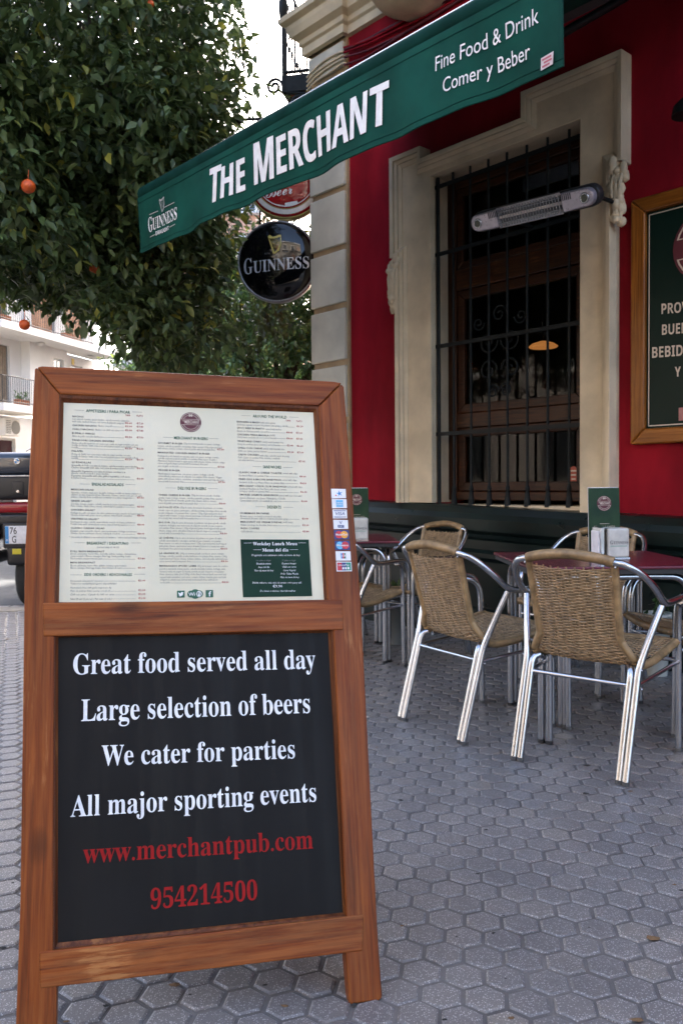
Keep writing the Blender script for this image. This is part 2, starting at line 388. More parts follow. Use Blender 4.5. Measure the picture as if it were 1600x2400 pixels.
def disc(mb, cx, cz, r, y, mi=0, r0=0, n=28, a0=0, a1=2 * PI, sx=1.0):
    if r0 == 0 and a1 - a0 > 6.2: mb.add([(cx + r * sx * math.cos(2 * PI * k / n), y, cz + r * math.sin(2 * PI * k / n)) for k in range(n)], [tuple(range(n))], mi=mi); return
    vs = []; fs = []
    for k in range(n + 1):
        a = a0 + (a1 - a0) * k / n
        vs += [(cx + r0 * sx * math.cos(a), y, cz + r0 * math.sin(a)), (cx + r * sx * math.cos(a), y, cz + r * math.sin(a))]
    for k in range(n): fs.append((2 * k, 2 * k + 1, 2 * k + 3, 2 * k + 2))
    mb.add(vs, fs, mi=mi)
def rect(mb, x0, z0, x1, z1, y, mi=0): mb.add([(x0, y, z0), (x1, y, z0), (x1, y, z1), (x0, y, z1)], [(0, 1, 2, 3)], mi=mi)
m_maroon = plain('maroon_print', (.10, .012, .022), .5); m_creamp = plain('cream_print', (.62, .52, .42), .5)
m_menug = plain('green_print', (.018, .11, .06), .5); m_greyt = plain('grey_print', (.20, .20, .19), .6); m_greyd = plain('dark_grey_print', (.09, .09, .085), .6); m_redp = plain('red_print', (.40, .035, .05), .6)
def emblem(mb, cx, cz, r, y, i_ma, i_cr, word=True, sx=1.0, res=2):
    disc(mb, cx, cz, r, y, i_ma, sx=sx); disc(mb, cx, cz, r * .93, y - .0004, i_cr, r * .88, sx=sx); disc(mb, cx, cz, r * .74, y - .0004, i_cr, r * .70, sx=sx)
    rect(mb, cx - r * .93 * sx, cz - r * .26, cx + r * .93 * sx, cz + r * .26, y - .0006, i_ma)
    for zz in (.26, -.29): rect(mb, cx - r * .86 * sx, cz + r * zz, cx + r * .86 * sx, cz + r * (zz + .03), y - .0008, i_cr)
    if word:
        write(mb, 'THE', 'pb', (cx - r * .80 * sx, cz + .04 * r), (cx - r * .60 * sx, cz + .04 * r), r * .12, y - .001, res=1, mi=i_cr)
        write(mb, 'MERCHANT', 'pb', (cx - r * .56 * sx, cz - .16 * r), (cx + r * .84 * sx, cz - .16 * r), r * .34, y - .001, res=res, mi=i_cr)
        write(mb, 'M', 'pb', (cx - r * .16 * sx, cz + .52 * r), (cx + r * .16 * sx, cz + .52 * r), r * .30, y - .001, res=1, mi=i_cr)

# ------------------------------------------------------------------ ground, pavement, kerb, road
FD = 6.6
FAC = Frame((0, FD, 0), (.6640, -.7478, 0))      # pub facade: x along the wall to the right, y into the house
NV = FAC.ey; PERP = NV.dot(FAC.o)
b = MB(); b.add([(-400, -400, -.16), (400, -400, -.16), (400, 600, -.16), (-400, 600, -.16)], [(0, 1, 2, 3)])
tag(b.build('road', m_asph), kind='structure')
SP = .0862; TH = -.15361663; TX = .3523405 * 1.03; TY = 1.57950391 * 1.03
pave = MB(); pave.prismz([(-6.5, -6), (9.5, -6), (9.5, 8.0), (-6.5, 6.52)], -.15, -.0042)
pavement = tag(pave.build('pavement', m_mortar), kind='structure')
def hexv(r, z, rot, k=.0):
    return [(r * math.cos(rot + PI / 6 + PI / 3 * i), r * math.sin(rot + PI / 6 + PI / 3 * i), z) for i in range(6)]
def tile_geo(rng):
    r1 = SP * .795 / math.sqrt(3); r2 = SP * .895 / math.sqrt(3); vs = []
    for r, z in ((r1, 0), (r2, -.0030), (r2 * 1.01, -.009)):
        h = hexv(r, z, TH)
        for (x, y, zz) in h: vs.append((x * (1 + rng.uniform(-.018, .018)), y * (1 + rng.uniform(-.018, .018)), zz))
    fs = [tuple(range(6))]
    for lv in range(2):
        for i in range(6): fs.append((lv * 6 + i, lv * 6 + 6 + i, lv * 6 + 6 + (i + 1) % 6, lv * 6 + (i + 1) % 6))
    return vs, fs
tmesh = []
for k in range(6):
    vs, fs = tile_geo(rnd); me = bpy.data.meshes.new('paving_tile'); me.from_pydata(vs, [], fs); me.materials.append(m_tile); me.update(); tmesh.append(me)
spots = []
for j in range(-30, 110):
    for i in range(-100, 90):
        ax = i + .5 * j; ay = j * math.sqrt(3) / 2
        x = TX + SP * (math.cos(TH) * ax - math.sin(TH) * ay); y = TY + SP * (math.sin(TH) * ax + math.cos(TH) * ay)
        if y < .75 or y > 6.50 + (x + 6.5) * .0925 or abs(x) > .55 * y + .75 or NV.x * x + NV.y * y > PERP - .03: continue
        p = Vector((x, y, 0)) - EYE; z = p.dot(FWD); px = 800 + FPX * p.dot(RIGHT) / z; py = 1200 - FPX * p.dot(UPV) / z
        seen = -20 < px < 1620 and py < 2440 and not (px < 885 and py < 2225 and px > 45)
        spots.append((not seen, y, x, y))
spots.sort()
near = spots[:300]; rest = spots[300:]
def jit(): return (rnd.gauss(0, .0009), rnd.gauss(0, .0009), rnd.gauss(0, .0007))
for k, (_, _, x, y) in enumerate(near):
    o = bpy.data.objects.new('paving_tile', tmesh[k % 6]); COL.objects.link(o); o.parent = pavement
    j3 = jit(); o.location = (x + j3[0], y + j3[1], j3[2]); o.rotation_euler = (rnd.gauss(0, .006), rnd.gauss(0, .006), rnd.gauss(0, .012))
vs_all = []; fs_all = []; tone = []
for (_, _, x, y) in rest:
    vs, fs = tile_geo(rnd); bb = len(vs_all); j3 = jit(); tx, ty = rnd.gauss(0, .006), rnd.gauss(0, .006); tn = rnd.random()
    vs_all += [(x + a + j3[0], y + c + j3[1], e + j3[2] + a * tx + c * ty) for a, c, e in vs]; fs_all += [[bb + q for q in f] for f in fs]; tone += [tn] * len(vs)
me = bpy.data.meshes.new('far_paving_tiles'); me.from_pydata(vs_all, [], fs_all); me.materials.append(m_tile)
at = me.attributes.new('tone', 'FLOAT', 'POINT'); at.data.foreach_set('value', tone); me.update()
o = bpy.data.objects.new('far_paving_tiles', me); COL.objects.link(o); o.parent = pavement; tag(o, kind='stuff')
# kerb of separate stones along the street edge, gutter of setts, then asphalt
kerb = tag(empty('kerb', (0, 0, 0)), kind='structure')
x = -6.4; k = 0
while x < 3.5:
    ln = .62 + rnd.uniform(-.03, .03); y0 = 6.53 + (x + 6.5) * .0925; y1 = 6.53 + (x + ln + 6.5) * .0925
    q = MB(); q.prismz([(x + .006, y0), (x + ln - .006, y1), (x + ln - .02, y1 + .24), (x - .008, y0 + .24)], -.14, .004 + rnd.uniform(-.003, .003))
    q.build('kerb_stone', m_kerb, kerb, bevel=.012); x += ln; k += 1
q = MB()
for i in range(46):
    for j in range(7):
        xx = -6.6 + i * .215 + (.1 if j % 2 else 0); yy = 6.80 + (xx + 6.5) * .0925 + j * .13
        q.box(xx + .005, xx + .207, yy + .004, yy + .124, -.15, -.118 + rnd.uniform(-.004, .004))
gut = tag(q.build('gutter_setts', m_tile, None), kind='stuff')
# opposite pavement
q = MB(); q.prismz([(-13.6, 12), (-9.9, 26), (-8.2, 44), (-12, 44), (-30, 12)], -.15, -.02); tag(q.build('far_pavement', m_kerb), kind='structure')

# ------------------------------------------------------------------ the pub
pub = tag(empty('pub_building', mat=FAC.m), 'dark red corner building with cream window surround and dark green plinth', 'building')
WL, WR = .995, 2.165; ZS, ZH = .875, 3.135; TOPW = 4.42
w = MB()
for a in ((.08, WL - .001, ZS - .3, TOPW), (WR + .001, 9.2, ZS - .3, TOPW), (WL - .001, WR + .001, ZH + .001, TOPW), (WL - .001, WR + .001, ZS - .3, ZS - .02)):
    w.box(a[0], a[1], 0, .30, a[2], a[3])
w.build('wall', m_red, pub)
# side street wall, floors above, inner room
C0 = FAC.o - FAC.ex * .26; sd = Vector((.20, .98, 0)).normalized()
def loc(p):
    d = Vector(p) - FAC.o; return (d.dot(FAC.ex), d.dot(FAC.ey))
A = loc(C0 + NV * .02); B2 = loc(C0 + sd * 46); C2 = loc(C0 + sd * 46 + FAC.ex * 12); D2 = (9.2, .02)  # side street run lengthened out of view to block the sun
w = MB(); w.prismz([A, B2, C2, D2], 4.72, 19.5); w.build('sun_blocking_storeys', m_pale, pub)  # unseen height and length added to keep direct sun off the street
w = MB(); si = loc(C0 + Vector((.3, .1, 0)))
w.prismz([A, B2, loc(C0 + sd * 46 + Vector((.3, 0, 0))), (A[0] + .30, A[1] + .28)], 0, 4.715); w.build('side_wall', m_red, pub)
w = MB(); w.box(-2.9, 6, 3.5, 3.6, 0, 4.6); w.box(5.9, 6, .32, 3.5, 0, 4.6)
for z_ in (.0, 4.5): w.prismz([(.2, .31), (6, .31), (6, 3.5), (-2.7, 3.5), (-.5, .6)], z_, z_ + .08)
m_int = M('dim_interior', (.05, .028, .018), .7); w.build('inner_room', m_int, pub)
# plinth with ledge and mouldings; its lines fall slightly with the pavement
def dz(x): return .028 - .0275 * max(0, x)
pl = MB(); prof = [(0.0, 0), (.0, .0)]
PR = [(-.075, 0.0), (-.075, .20), (-.05, .215), (-.05, .52), (-.075, .545), (-.075, .575), (-.055, .60), (-.055, .66), (-.07, .675), (-.08, .70), (-.115, .725), (-.12, .80), (-.105, .835), (-.06, .875), (.0, .885)]
xs = [-.30, .10, .7, 1.0, 1.6, 2.16, 2.6, 4, 6, 9.2]; vs = []; fs = []
for x in xs:
    for (yy, zz) in PR: vs.append((x, yy, zz + (dz(x) if zz > .1 else 0)))
n = len(PR)
for i in range(len(xs) - 1):
    for j in range(n - 1): fs.append((i * n + j, (i + 1) * n + j, (i + 1) * n + j + 1, i * n + j + 1))
pl.add(vs, fs); pl.add(vs[:n], [tuple(range(n))]); pl.build('plinth', m_dado, pub, bevel=.004)
# pilaster: separate blocks with recessed joints
pb = MB(); pb.box(-.285, .13, -.022, .30, .86, TOPW + .35); pb.build('pilaster_core', m_tan, pub)
zs = [.885, 1.07, 1.52, 1.965, 2.405, 2.85, 3.295, 3.74, 4.185, TOPW]
for i in range(len(zs) - 1):
    q = MB(); q.box(-.30, .108, -.045, .2, zs[i] + .023, zs[i + 1] - .023); q.build('pilaster_block', m_ashlar, pub, bevel=.008, seg=3)
# cornice: profile swept along the facade, standing forward over the pilaster
CP = [(0, 0), (-.03, .01), (-.03, .07), (-.05, .085), (-.055, .12), (-.10, .15), (-.12, .20), (-.125, .235), (-.165, .26), (-.17, .30), (0, .31)]
def cornice(x0, x1, add, mitre=0):
    q = MB(); n = len(CP); v = [(x0 - (-a if mitre else 0) * 1.0 if mitre else x0, a - add, TOPW + z) for a, z in CP] + [(x1, a - add, TOPW + z) for a, z in CP]
    f = [(i, i + n, i + 1 + n, i + 1) for i in range(n - 1)] + [tuple(range(n)), tuple(range(2 * n - 1, n - 1, -1))]
    q.add(v, f); q.build('cornice', m_cream, pub, bevel=.004)
q = MB(); n = len(CP); x0, x1, add = -.30, .125, .05
v = []
for (xx, sg) in ((x0, -1), (x1, 1)):
    for a, z in CP: v.append((xx + sg * (-a), a - add, TOPW + z))
v0 = [(x0 - (-a), .25, TOPW + z) for a, z in CP]; v1 = [(x1 + (-a), .0, TOPW + z) for a, z in CP]
vv = v0 + v[:n] + v[n:] + v1; f = []
for r_ in range(3):
    for i in range(n - 1): f.append((r_ * n + i, (r_ + 1) * n + i, (r_ + 1) * n + i + 1, r_ * n + i + 1))
q.add(vv, f); q.build('cornice', m_cream, pub, bevel=.003)
cornice(.125, 9.2, 0)
q = MB(); q.box(-.29, .12, -.06, .2, TOPW + .31, 8); q.build('upper_pilaster', m_pale, pub, bevel=.01)
# cable bundle below the cornice
for i, (z0, sag) in enumerate(((4.30, .05), (4.265, .03), (4.24, .035), (4.33, .09), (4.215, .03))):
    q = MB(); off = -.055 - .006 * (i % 2)
    pts = [(x, off + (.04 if x > .2 else 0), z0 + .02 * math.sin(3.3 * x + i) - sag * math.sin(PI * min(1, max(0, (x - .1) / 2.6))) * .4) for x in [.14 + a * .2 for a in range(0, 16)]]
    q.tube(spline(pts, 3), .008 if i else .012, 6); q.build('cable', m_red if i % 2 else m_maroon, pub)
for i in range(4):
    q = MB(); q.tube(spline([(-.31, -.052, 4.16 + .035 * i), (-.2, -.056, 4.19 + .035 * i), (-.05, -.054, 4.20 + .036 * i + .01 * (i % 2)), (.112, -.054, 4.215 + .03 * i), (.128, -.02, 4.215 + .03 * i)], 4), .008, 6); q.build('cable', m_cream, pub)
q = MB(); q.lathe([(.02, 4.24), (.18, 4.27), (.34, 4.36), (.44, 4.50), (.48, 4.62), (.50, 4.72)], 32, (.95, -.05, 0)); q.build('balcony_corbel', m_cream, pub)
# window surround
def P(x, y, off=-.05): return FAC.px(x, y, off)
oz = .0
OUT = [(.70, ZS + .012), (.70, 2.63), (.655, 2.63), (.655, 3.335), (.655 + .30, 3.335), (.655 + .30, 3.25), (1.79, 3.25), (1.79, 3.405), (2.465, 3.405), (2.465, 2.80), (2.395, 2.80), (2.395, ZS - .035)]
INN = [(WR, ZS - .035), (WR, ZH), (WL, ZH), (WL, ZS + .012)]
def offs(pl, d):
    n = len(pl); out = []
    for i in range(n):
        p = Vector(pl[i]);
        a = Vector(pl[i - 1]) if i > 0 else None; c = Vector(pl[i + 1]) if i < n - 1 else None
        def nm(u, v): t = (v - u).normalized(); return Vector((t.y, -t.x))
        if a is None: out.append(p + nm(p, c) * d)
        elif c is None: out.append(p + nm(a, p) * d)
        else:
            n1 = nm(a, p); n2 = nm(p, c); bs = (n1 + n2); bs = bs / max(.3, bs.dot(n1)) ; out.append(p + bs * d)
    return [(q.x, q.y) for q in out]
q = MB(); q.prism(OUT + INN, -.045, .20); q.build('window_surround', m_cream, pub, bevel=.006)
def strip(o0, o1, y0, y1, nm_):
    q = MB(); n = len(OUT); a = offs(OUT, o0); c = offs(OUT, o1); v = []
    for i in range(n): v += [(a[i][0], -.04, a[i][1]), (a[i][0], y0, a[i][1]), (c[i][0], y1, c[i][1]), (c[i][0], -.04, c[i][1])]
    f = [tuple(x + 4 * i for x in g) for i in range(n - 1) for g in ((0, 4, 5, 1), (1, 5, 6, 2), (2, 6, 7, 3))]
    f += [(0, 1, 2, 3), tuple(4 * n - 4 + k for k in (3, 2, 1, 0))]
    q.add(v, f); q.build(nm_, m_cream, pub, bevel=.003)
strip(.001, .030, -.105, -.098, 'surround_moulding'); strip(.032, .052, -.086, -.074, 'surround_moulding'); strip(.054, .078, -.068, -.052, 'surround_moulding')
def carving(x, z, h):
    q = MB()
    for k in range(26):
        t = k / 25; ww = .045 * (1 - .5 * t)
        q.blob((x + rnd.uniform(-ww, ww), -.075 - rnd.random() * .03, z - h * t), (.018 + rnd.random() * .016, .02, .022 + rnd.random() * .022), 8, 6, .18)
    for k in range(5): q.tube(spline([(x - .03 + .015 * k, -.08, z - .01), (x + .03 * math.sin(k * 2.1), -.11, z - h * .4), (x + .02 * math.cos(k), -.09, z - h * .95)], 4), .011, 6)
    q.build('carved_ornament', m_cream, pub)
carving(2.435, 2.80, .33); carving(.675, 2.62, .34)
# window joinery, set back
YW = .13
def bar(nm_, x0, x1, z0, z1, mt, y0=YW, y1=YW + .06): q = MB(); q.box(x0, x1, y0, y1, z0, z1); return q.build(nm_, mt, pub, bevel=.006)
bar('window_post', WL + .001, WL + .075, ZS + .03, ZH - .001, m_vz); bar('window_post', WR - .075, WR - .001, ZS + .0, ZH - .001, m_vz)
bar('window_rail', WL + .077, WR - .077, ZH - .08, ZH - .001, m_vx)
bar('window_rail', WL + .077, WR - .077, 2.36, 2.50, m_vx); bar('window_rail', WL + .077, WR - .077, ZS + .03, ZS + .09, m_vx)
sx0, sx1 = WL + .08, WR - .08
for z0, z1 in ((ZS + .093, 1.405), (1.51, 2.355), (2.505, ZH - .083)):
    s_ = MB(); t = .062 if z0 < 2 else .05
    s_.prism([(sx0, z0), (sx1, z0), (sx1 - t, z0 + t), (sx0 + t, z0 + t)], YW + .012, YW + .055); s_.prism([(sx0, z1), (sx1, z1), (sx1 - t, z1 - t), (sx0 + t, z1 - t)], YW + .012, YW + .055)
    s_.prism([(sx0, z0), (sx0 + t, z0 + t), (sx0 + t, z1 - t), (sx0, z1)], YW + .012, YW + .055); s_.prism([(sx1, z0), (sx1 - t, z0 + t), (sx1 - t, z1 - t), (sx1, z1)], YW + .012, YW + .055)
    fr_ = s_.build('sash', m_vx, pub, bevel=.005)
    g = MB(); g.add([(sx0 + t, YW + .035, z0 + t), (sx1 - t, YW + .035, z0 + t), (sx1 - t, YW + .035, z1 - t), (sx0 + t, YW + .035, z1 - t)], [(0, 1, 2, 3)]); g.build('pane', m_glass, fr_)
bar('window_rail', WL + .077, WR - .077, 1.407, 1.508, m_vx)
g = MB(); g.box(WL + .001, WR - .001, .0, .28, ZS - .07, ZS + .004); g.build('window_sill', m_cream, pub, bevel=.004)
# iron grille in the opening
gr = MB().tube([(WL + .02, .012, ZH - .01), (WL + .02, .012, ZS + .005)], .013, 8).build('window_grille', m_iron, pub)
bx = [P(x, 1140, .0)[0] for x in (1061, 1101, 1143, 1186, 1232, 1280, 1330)]
for x in bx:
    q = MB(); q.tube([(x, .012, ZH - .01), (x, .012, ZS + .0)], .0085, 8)
    q.lathe([(.010, ZS + .13), (.015, ZS + .12), (.015, ZS + .105), (.012, ZS + .10), (.018, ZS + .05), (.021, ZS + .01), (.021, ZS - .005)], 8, (x, .012, 0)); q.build('bar', m_iron, gr)
for z in (1.365, 1.97, 2.60, 3.06):
    q = MB(); q.box(WL + .004, WR - .004, -.001, .009, z - .013, z + .013); q.build('crossbar', m_iron, gr)
def scroll(cx, cz, r, s1, s2):
    q = MB(); pts = []
    for k in range(26):
        a = k / 25 * 3.6 * PI * .8; rr = r * (1 - k / 30); pts.append((cx + s1 * rr * math.cos(a), .024, cz + s2 * rr * math.sin(a)))
    q.tube(pts, .006, 6); q.build('scroll', m_iron, gr)
cx0 = (bx[3] + bx[2]) / 2
for dx, dz_, r, a, b_ in ((-.09, .0, .075, 1, 1), (.09, 0, .075, -1, 1), (-.09, .19, .08, 1, -1), (.09, .19, .08, -1, -1), (-.05, -.14, .05, 1, 1), (.05, -.14, .05, -1, 1), (0, .36, .06, 1, 1), (-.17, .32, .05, 1, -1), (.17, .32, .05, -1, -1)):
    scroll(cx0 + dx, 1.76 + dz_, r, a, b_)
# small round sticker inside the lower pane
q = MB(); sxp, szp = P(1343, 1112, YW + .03); q.lathe([(.034, 0), (.034, .002)], 24, (0, 0, 0), 'y')
st = q.build('pane_sticker', plain('orange_sticker', (.40, .06, .025), .4), pub); st.location = (sxp, YW + .028, szp); st.scale = (1, 1, 1.5)
q = MB(); [rect(q, -.022 + .004 * k, .012 - .017 * k, .022 - .003 * k, .018 - .017 * k, -.001) for k in range(3)]; q.build('print', m_creamp, st)
# interior pieces seen through the glass
def inside(px, py, off): x, z = FAC.px(px, py, off); return (x, off, z)
lampM, nt, p_ = newmat('lit_lamp_shade'); p_.inputs['Base Color'].default_value = (.8, .35, .1, 1); p_.inputs['Emission Color'].default_value = (1, .36, .09, 1); p_.inputs['Emission Strength'].default_value = .055
lp = inside(1272, 812, 1.0); q = MB(); q.lathe([(.10, -.010), (.11, 0), (.08, .022), (.02, .04)], 24); o = q.build('pendant_lamp', lampM); o.matrix_world = FAC.m @ Matrix.Translation(lp)
tag(o, 'glowing orange pendant lamp shade seen through the barred window', 'lamp')
q = MB(); q.tube([(0, 0, .05), (0, 0, 1.2)], .006, 6); q.build('flex', m_iron, o)
pn = inside(1290, 400, .8); q = MB(); q.box(-.24, .24, -.01, .01, -.09, .10); o = q.build('hanging_panel', plain('grey_card', (.34, .34, .36), .7), bevel=.004); o.matrix_world = FAC.m @ Matrix.Translation(pn)
tag(o, 'pale grey panel hanging inside behind the top of the barred window', 'panel')

# framed notice board on the red wall
nb = tag(empty('framed_notice', mat=FAC.m), 'pine framed dark green notice cut off by the right edge, on the red wall', 'notice board')
x0, x1, z0, z1 = 2.487, 3.75, 1.232, 2.585; t = .085
def fprism(nm_, poly, mt):
    q = MB(); q.prism(poly, -.045, -.002); return q.build(nm_, mt, nb, bevel=.010, seg=3)
fprism('frame_side', [(x0, z0), (x0 + t, z0 + t), (x0 + t, z1 - t), (x0, z1)], m_pz); fprism('frame_side', [(x1, z0), (x1 - t, z0 + t), (x1 - t, z1 - t), (x1, z1)], m_pz)
fprism('frame_top', [(x0, z1), (x0 + t, z1 - t), (x1 - t, z1 - t), (x1, z1)], m_px); fprism('frame_bottom', [(x0, z0), (x0 + t, z0 + t), (x1 - t, z0 + t), (x1, z0)], m_px)
bd_ = MB(); bd_.box(x0 + t + .001, x1 - t - .001, -.020, -.010, z0 + t + .001, z1 - t - .001)
nbd = bd_.build('green_panel', M('notice_green', (.0025, .014, .010), .42, sc=2, var=.1, rv=.03, spec=.16), nb)
q = MB()
a0, a1, c0, c1 = x0 + t + .012, x1 - t - .012, z0 + t + .012, z1 - t - .012
for r_ in ((a0, c0, a0 + .006, c1), (a0, c0, a1, c0 + .006), (a0, c1 - .006, a1, c1), (a1 - .006, c0, a1, c1)): rect(q, *r_, -.0225)
for s_, pa, pb_, cp in (('PROV', (1549, 736), (1612, 731), 24), ('BUEN', (1550, 785), (1611, 780), 24), ('BEBIDA', (1527, 839), (1618, 832), 25), ('Y', (1580, 883), (1594, 882), 23)):
    A0 = FAC.px(*pa, -.022); A1 = FAC.px(*pb_, -.022); A2 = FAC.px(pa[0], pa[1] - cp, -.022); write(q, s_, 'ss', A0, A1, A2[1] - A0[1], -.0225)
q.build('lettering', m_creamp, nb)
ec = FAC.px(1660, 570, -.022); q = MB(); emblem(q, ec[0], ec[1], .195, -.0225, 0, 1, False); q.build('round_emblem', [m_maroon, m_creamp], nb)
ic = FAC.px(1604, 970, -.022); q = MB(); q.prism([(ic[0] - .035, ic[1] - .035), (ic[0] + .035, ic[1] - .035), (ic[0] + .035, ic[1] + .035), (ic[0] - .035, ic[1] + .035)], -.0235, -.0215); q.build('small_icon', plain('pink_print', (.36, .15, .14), .5), nb, bevel=.001)
# wall lamp above it, mostly outside the picture
wl_ = FAC.px(1600, 245, -.2); o = tag(empty('wall_lamp', mat=FAC.m @ Matrix.Translation((wl_[0] + .03, -.22, wl_[1] - .02))), 'dark swan neck wall lamp at the right edge above the framed notice', 'lamp')
q = MB(); q.lathe([(.075, -.05), (.065, 0), (.03, .035), (.012, .05)], 20); q.build('lamp_shade', m_iron, o)
q = MB(); q.tube(spline([(0, 0, .05), (0, .02, .12), (0, .12, .15), (0, .215, .10)], 5), .008, 8); q.build('arm', m_iron, o)

# ------------------------------------------------------------------ awning
ALx = on_z(324, 593, 2.3); ARx = on_z(1315, 153, 2.3); AW = Frame(ALx, ARx - ALx); AL = (ARx - ALx).length; HV = .295
aw = tag(empty('awning', mat=AW.m), 'dark green fabric awning with white lettering on its hanging front', 'awning')
def wav(u, w):
    k = max(0, min(1.2, 1 - w / HV))
    return .015 * math.sin(5.2 * u + .6) * k + .008 * math.sin(13 * u + 1 + 2 * w) * k + .0035 * math.sin(3 * u) + .006 * math.sin(26 * u + 7 * w) * k * .5 * (1 + math.sin(3.7 * u))
def hem(u): return .004 * math.sin(4.6 * u + 2.2) + .002 * math.sin(11 * u + .4) + .002 * math.sin(23 * u)
nu, nw = 130, 12; q = MB(); vs = []; fs = []
for side in (0, .004):
    for i in range(nu + 1):
        u = AL * i / nu; h0 = hem(u) * min(1, (AL - u) * 6, .25 + u * 6)
        for j in range(nw + 1): w_ = h0 + (HV - h0) * j / nw; vs.append((u, wav(u, w_) + side, w_))
n1 = (nu + 1) * (nw + 1)
for i in range(nu):
    for j in range(nw):
        a = i * (nw + 1) + j; fs.append((a, a + nw + 1, a + nw + 2, a + 1)); fs.append((n1 + a, n1 + a + 1, n1 + a + nw + 2, n1 + a + nw + 1))
    a = i * (nw + 1); fs.append((a, n1 + a, n1 + a + nw + 1, a + nw + 1))
for i in (0, nu):
    for j in range(nw): a = i * (nw + 1) + j; fs.append((a, a + 1, n1 + a + 1, n1 + a))
q.add(vs, fs, True); val = q.build('valance', m_green, aw)
q = MB(); vs = []; fs = []
for i in range(nu + 1):
    u = AL * i / nu; h0 = hem(u) * min(1, (AL - u) * 6, .25 + u * 6)
    for w_ in (h0 + .002, h0 + .022): vs.append((u, wav(u, w_) - .0012, w_))
for i in range(nu): fs.append((2 * i, 2 * i + 2, 2 * i + 3, 2 * i + 1))
q.add(vs, fs, True); q.build('hem', m_green, val)
for wz in (.024, HV - .03):
    q = MB(); q.tube([(AL * i / 90, wav(AL * i / 90, wz) - .002, wz + (hem(AL * i / 90) if wz < .1 else 0) * min(1, (AL - AL * i / 90) * 6, .25 + AL * i / 15)) for i in range(91)], .0011, 4); q.build('seam', m_greend, val)
q = MB(); q.tube([(-.012, .055, HV + .03), (AL + .012, .055, HV + .03)], .048, 16); q.build('front_bar', m_greend, aw)
q = MB(); q.box(-.01, AL + .01, .004, .020, HV - .012, HV + .004); q.build('bar_lip', m_greend, aw, bevel=.003)
q = MB(); q.tube([(.55, .050, HV + .082), (AL + .012, .050, HV + .082)], .0055, 8); q.build('gutter_edge', m_alu, aw)
zt = 3.79 - 2.3; yb = PERP - NV.dot(ALx) - .02
q = MB(); vs = []; fs = []
for i in range(21):
    for j in range(9):
        t = j / 8; vs.append((AL * i / 20, .055 + (yb - .055) * t, HV + .080 + (zt - HV - .08) * t - .05 * math.sin(PI * t)))
for i in range(20):
    for j in range(8): a = i * 9 + j; fs.append((a, a + 9, a + 10, a + 1))
q.add(vs, fs, True); cn = q.build('canopy', m_green, aw); sm = cn.modifiers.new('thick', 'SOLIDIFY'); sm.thickness = .003
q = MB(); q.box(-.1, AL + 1.6, yb - .10, yb, zt - .06, zt + .045); q.build('wall_cassette', M('grey_metal', (.16, .16, .15), .45, .4), aw, bevel=.01)
for u in (.25, AL - .3):
    q = MB(); q.tube([(u, yb - .05, zt - .05), (u + (.6 if u < 1 else -.6), yb * .55, (zt + HV) / 2 - .1)], .022, 8); q.tube([(u + (.6 if u < 1 else -.6), yb * .55, (zt + HV) / 2 - .1), (u, .08, HV + .02)], .018, 8); q.build('folding_arm', m_iron, aw)
def awp(x, y): return AW.px(x, y)
def awrite(mb, s, st, pa, pb_, cap, mi=0, res=5):
    A0 = awp(*pa); A1 = awp(*pb_); A2 = awp(pa[0], pa[1] - cap)
    write(mb, s, st, A0, A1, A2[1] - A0[1], fn=lambda u, w_: (u, wav(u, w_) - .0045, w_), res=res, mi=mi)
q = MB()
for sh in (-1.0, 1.0):      # the bold strokes are laid on twice, a hair apart
    for s_, xa, ya, xb, yb2, cp in (('T', 496, 480, 522, 470, 84), ('HE', 524, 467, 575, 446, 75), ('M', 598, 434, 643, 418, 97), ('ERCHAN', 651, 410, 865, 313, 88), ('T', 872, 306, 914, 288, 97)):
        A0 = awp(xa + sh, ya - sh * .47); A1 = awp(xb + sh, yb2 - sh * .47); A2 = awp(xa + sh, ya - sh * .47 - cp)
        write(q, s_, 'ss', A0, A1, A2[1] - A0[1], fn=lambda u, w_, d=(.0045 if sh < 0 else .0049): (u, wav(u, w_) - d, w_))
q.build('large_lettering', m_white, aw)
q = MB(); awrite(q, 'Fine Food & Drink', 'pl', (1023, 169), (1260, 52), 34); q.build('small_lettering', m_white, aw); q = MB(); awrite(q, 'Comer y Beber', 'pl', (1041, 219), (1238, 134), 33); q.build('small_lettering', m_white, aw)
q = MB(); awrite(q, 'G', 'sb', (346, 545), (357, 539.5), 33); awrite(q, 'UINNESS', 'sb', (357.5, 539), (414.5, 513), 27); awrite(q, 'DRAUGHT', 'ss', (364, 551.5), (394, 538), 9)
hc = awp(379, 480); harp(q, hc[0], hc[1], .072, 0, 1, fn=lambda u, w_: (u, wav(u, w_) - .0045, w_), w=.9)
for pa, pb_ in (((350, 504), (370, 495)), ((384, 487), (409, 475)), ((348, 556), (362, 550)), ((396, 533), (411, 526))):
    A0 = awp(*pa); A1 = awp(*pb_); g = lambda u, w_: (u, wav(u, w_) - .0045, w_); q.add([g(*A0), g(*A1), g(A1[0], A1[1] + .004), g(A0[0], A0[1] + .004)], [(0, 1, 2, 3)], mi=1)
q.build('logo_lettering', [m_white, plain('dull_grey_print', (.35, .36, .34), .6)], aw)
q = MB(); k4 = [awp(*c) for c in ((1264, 165), (1293, 149), (1295, 119), (1265, 136))]
q.add([(u, wav(u, w_) - .007, w_) for u, w_ in k4], [(0, 1, 2, 3)]); tg = q.build('cloth_tag', plain('tag_white', (.62, .55, .56), .7), aw)
q = MB(); g = lambda u, w_: (u, wav(u, w_) - .0082, w_)
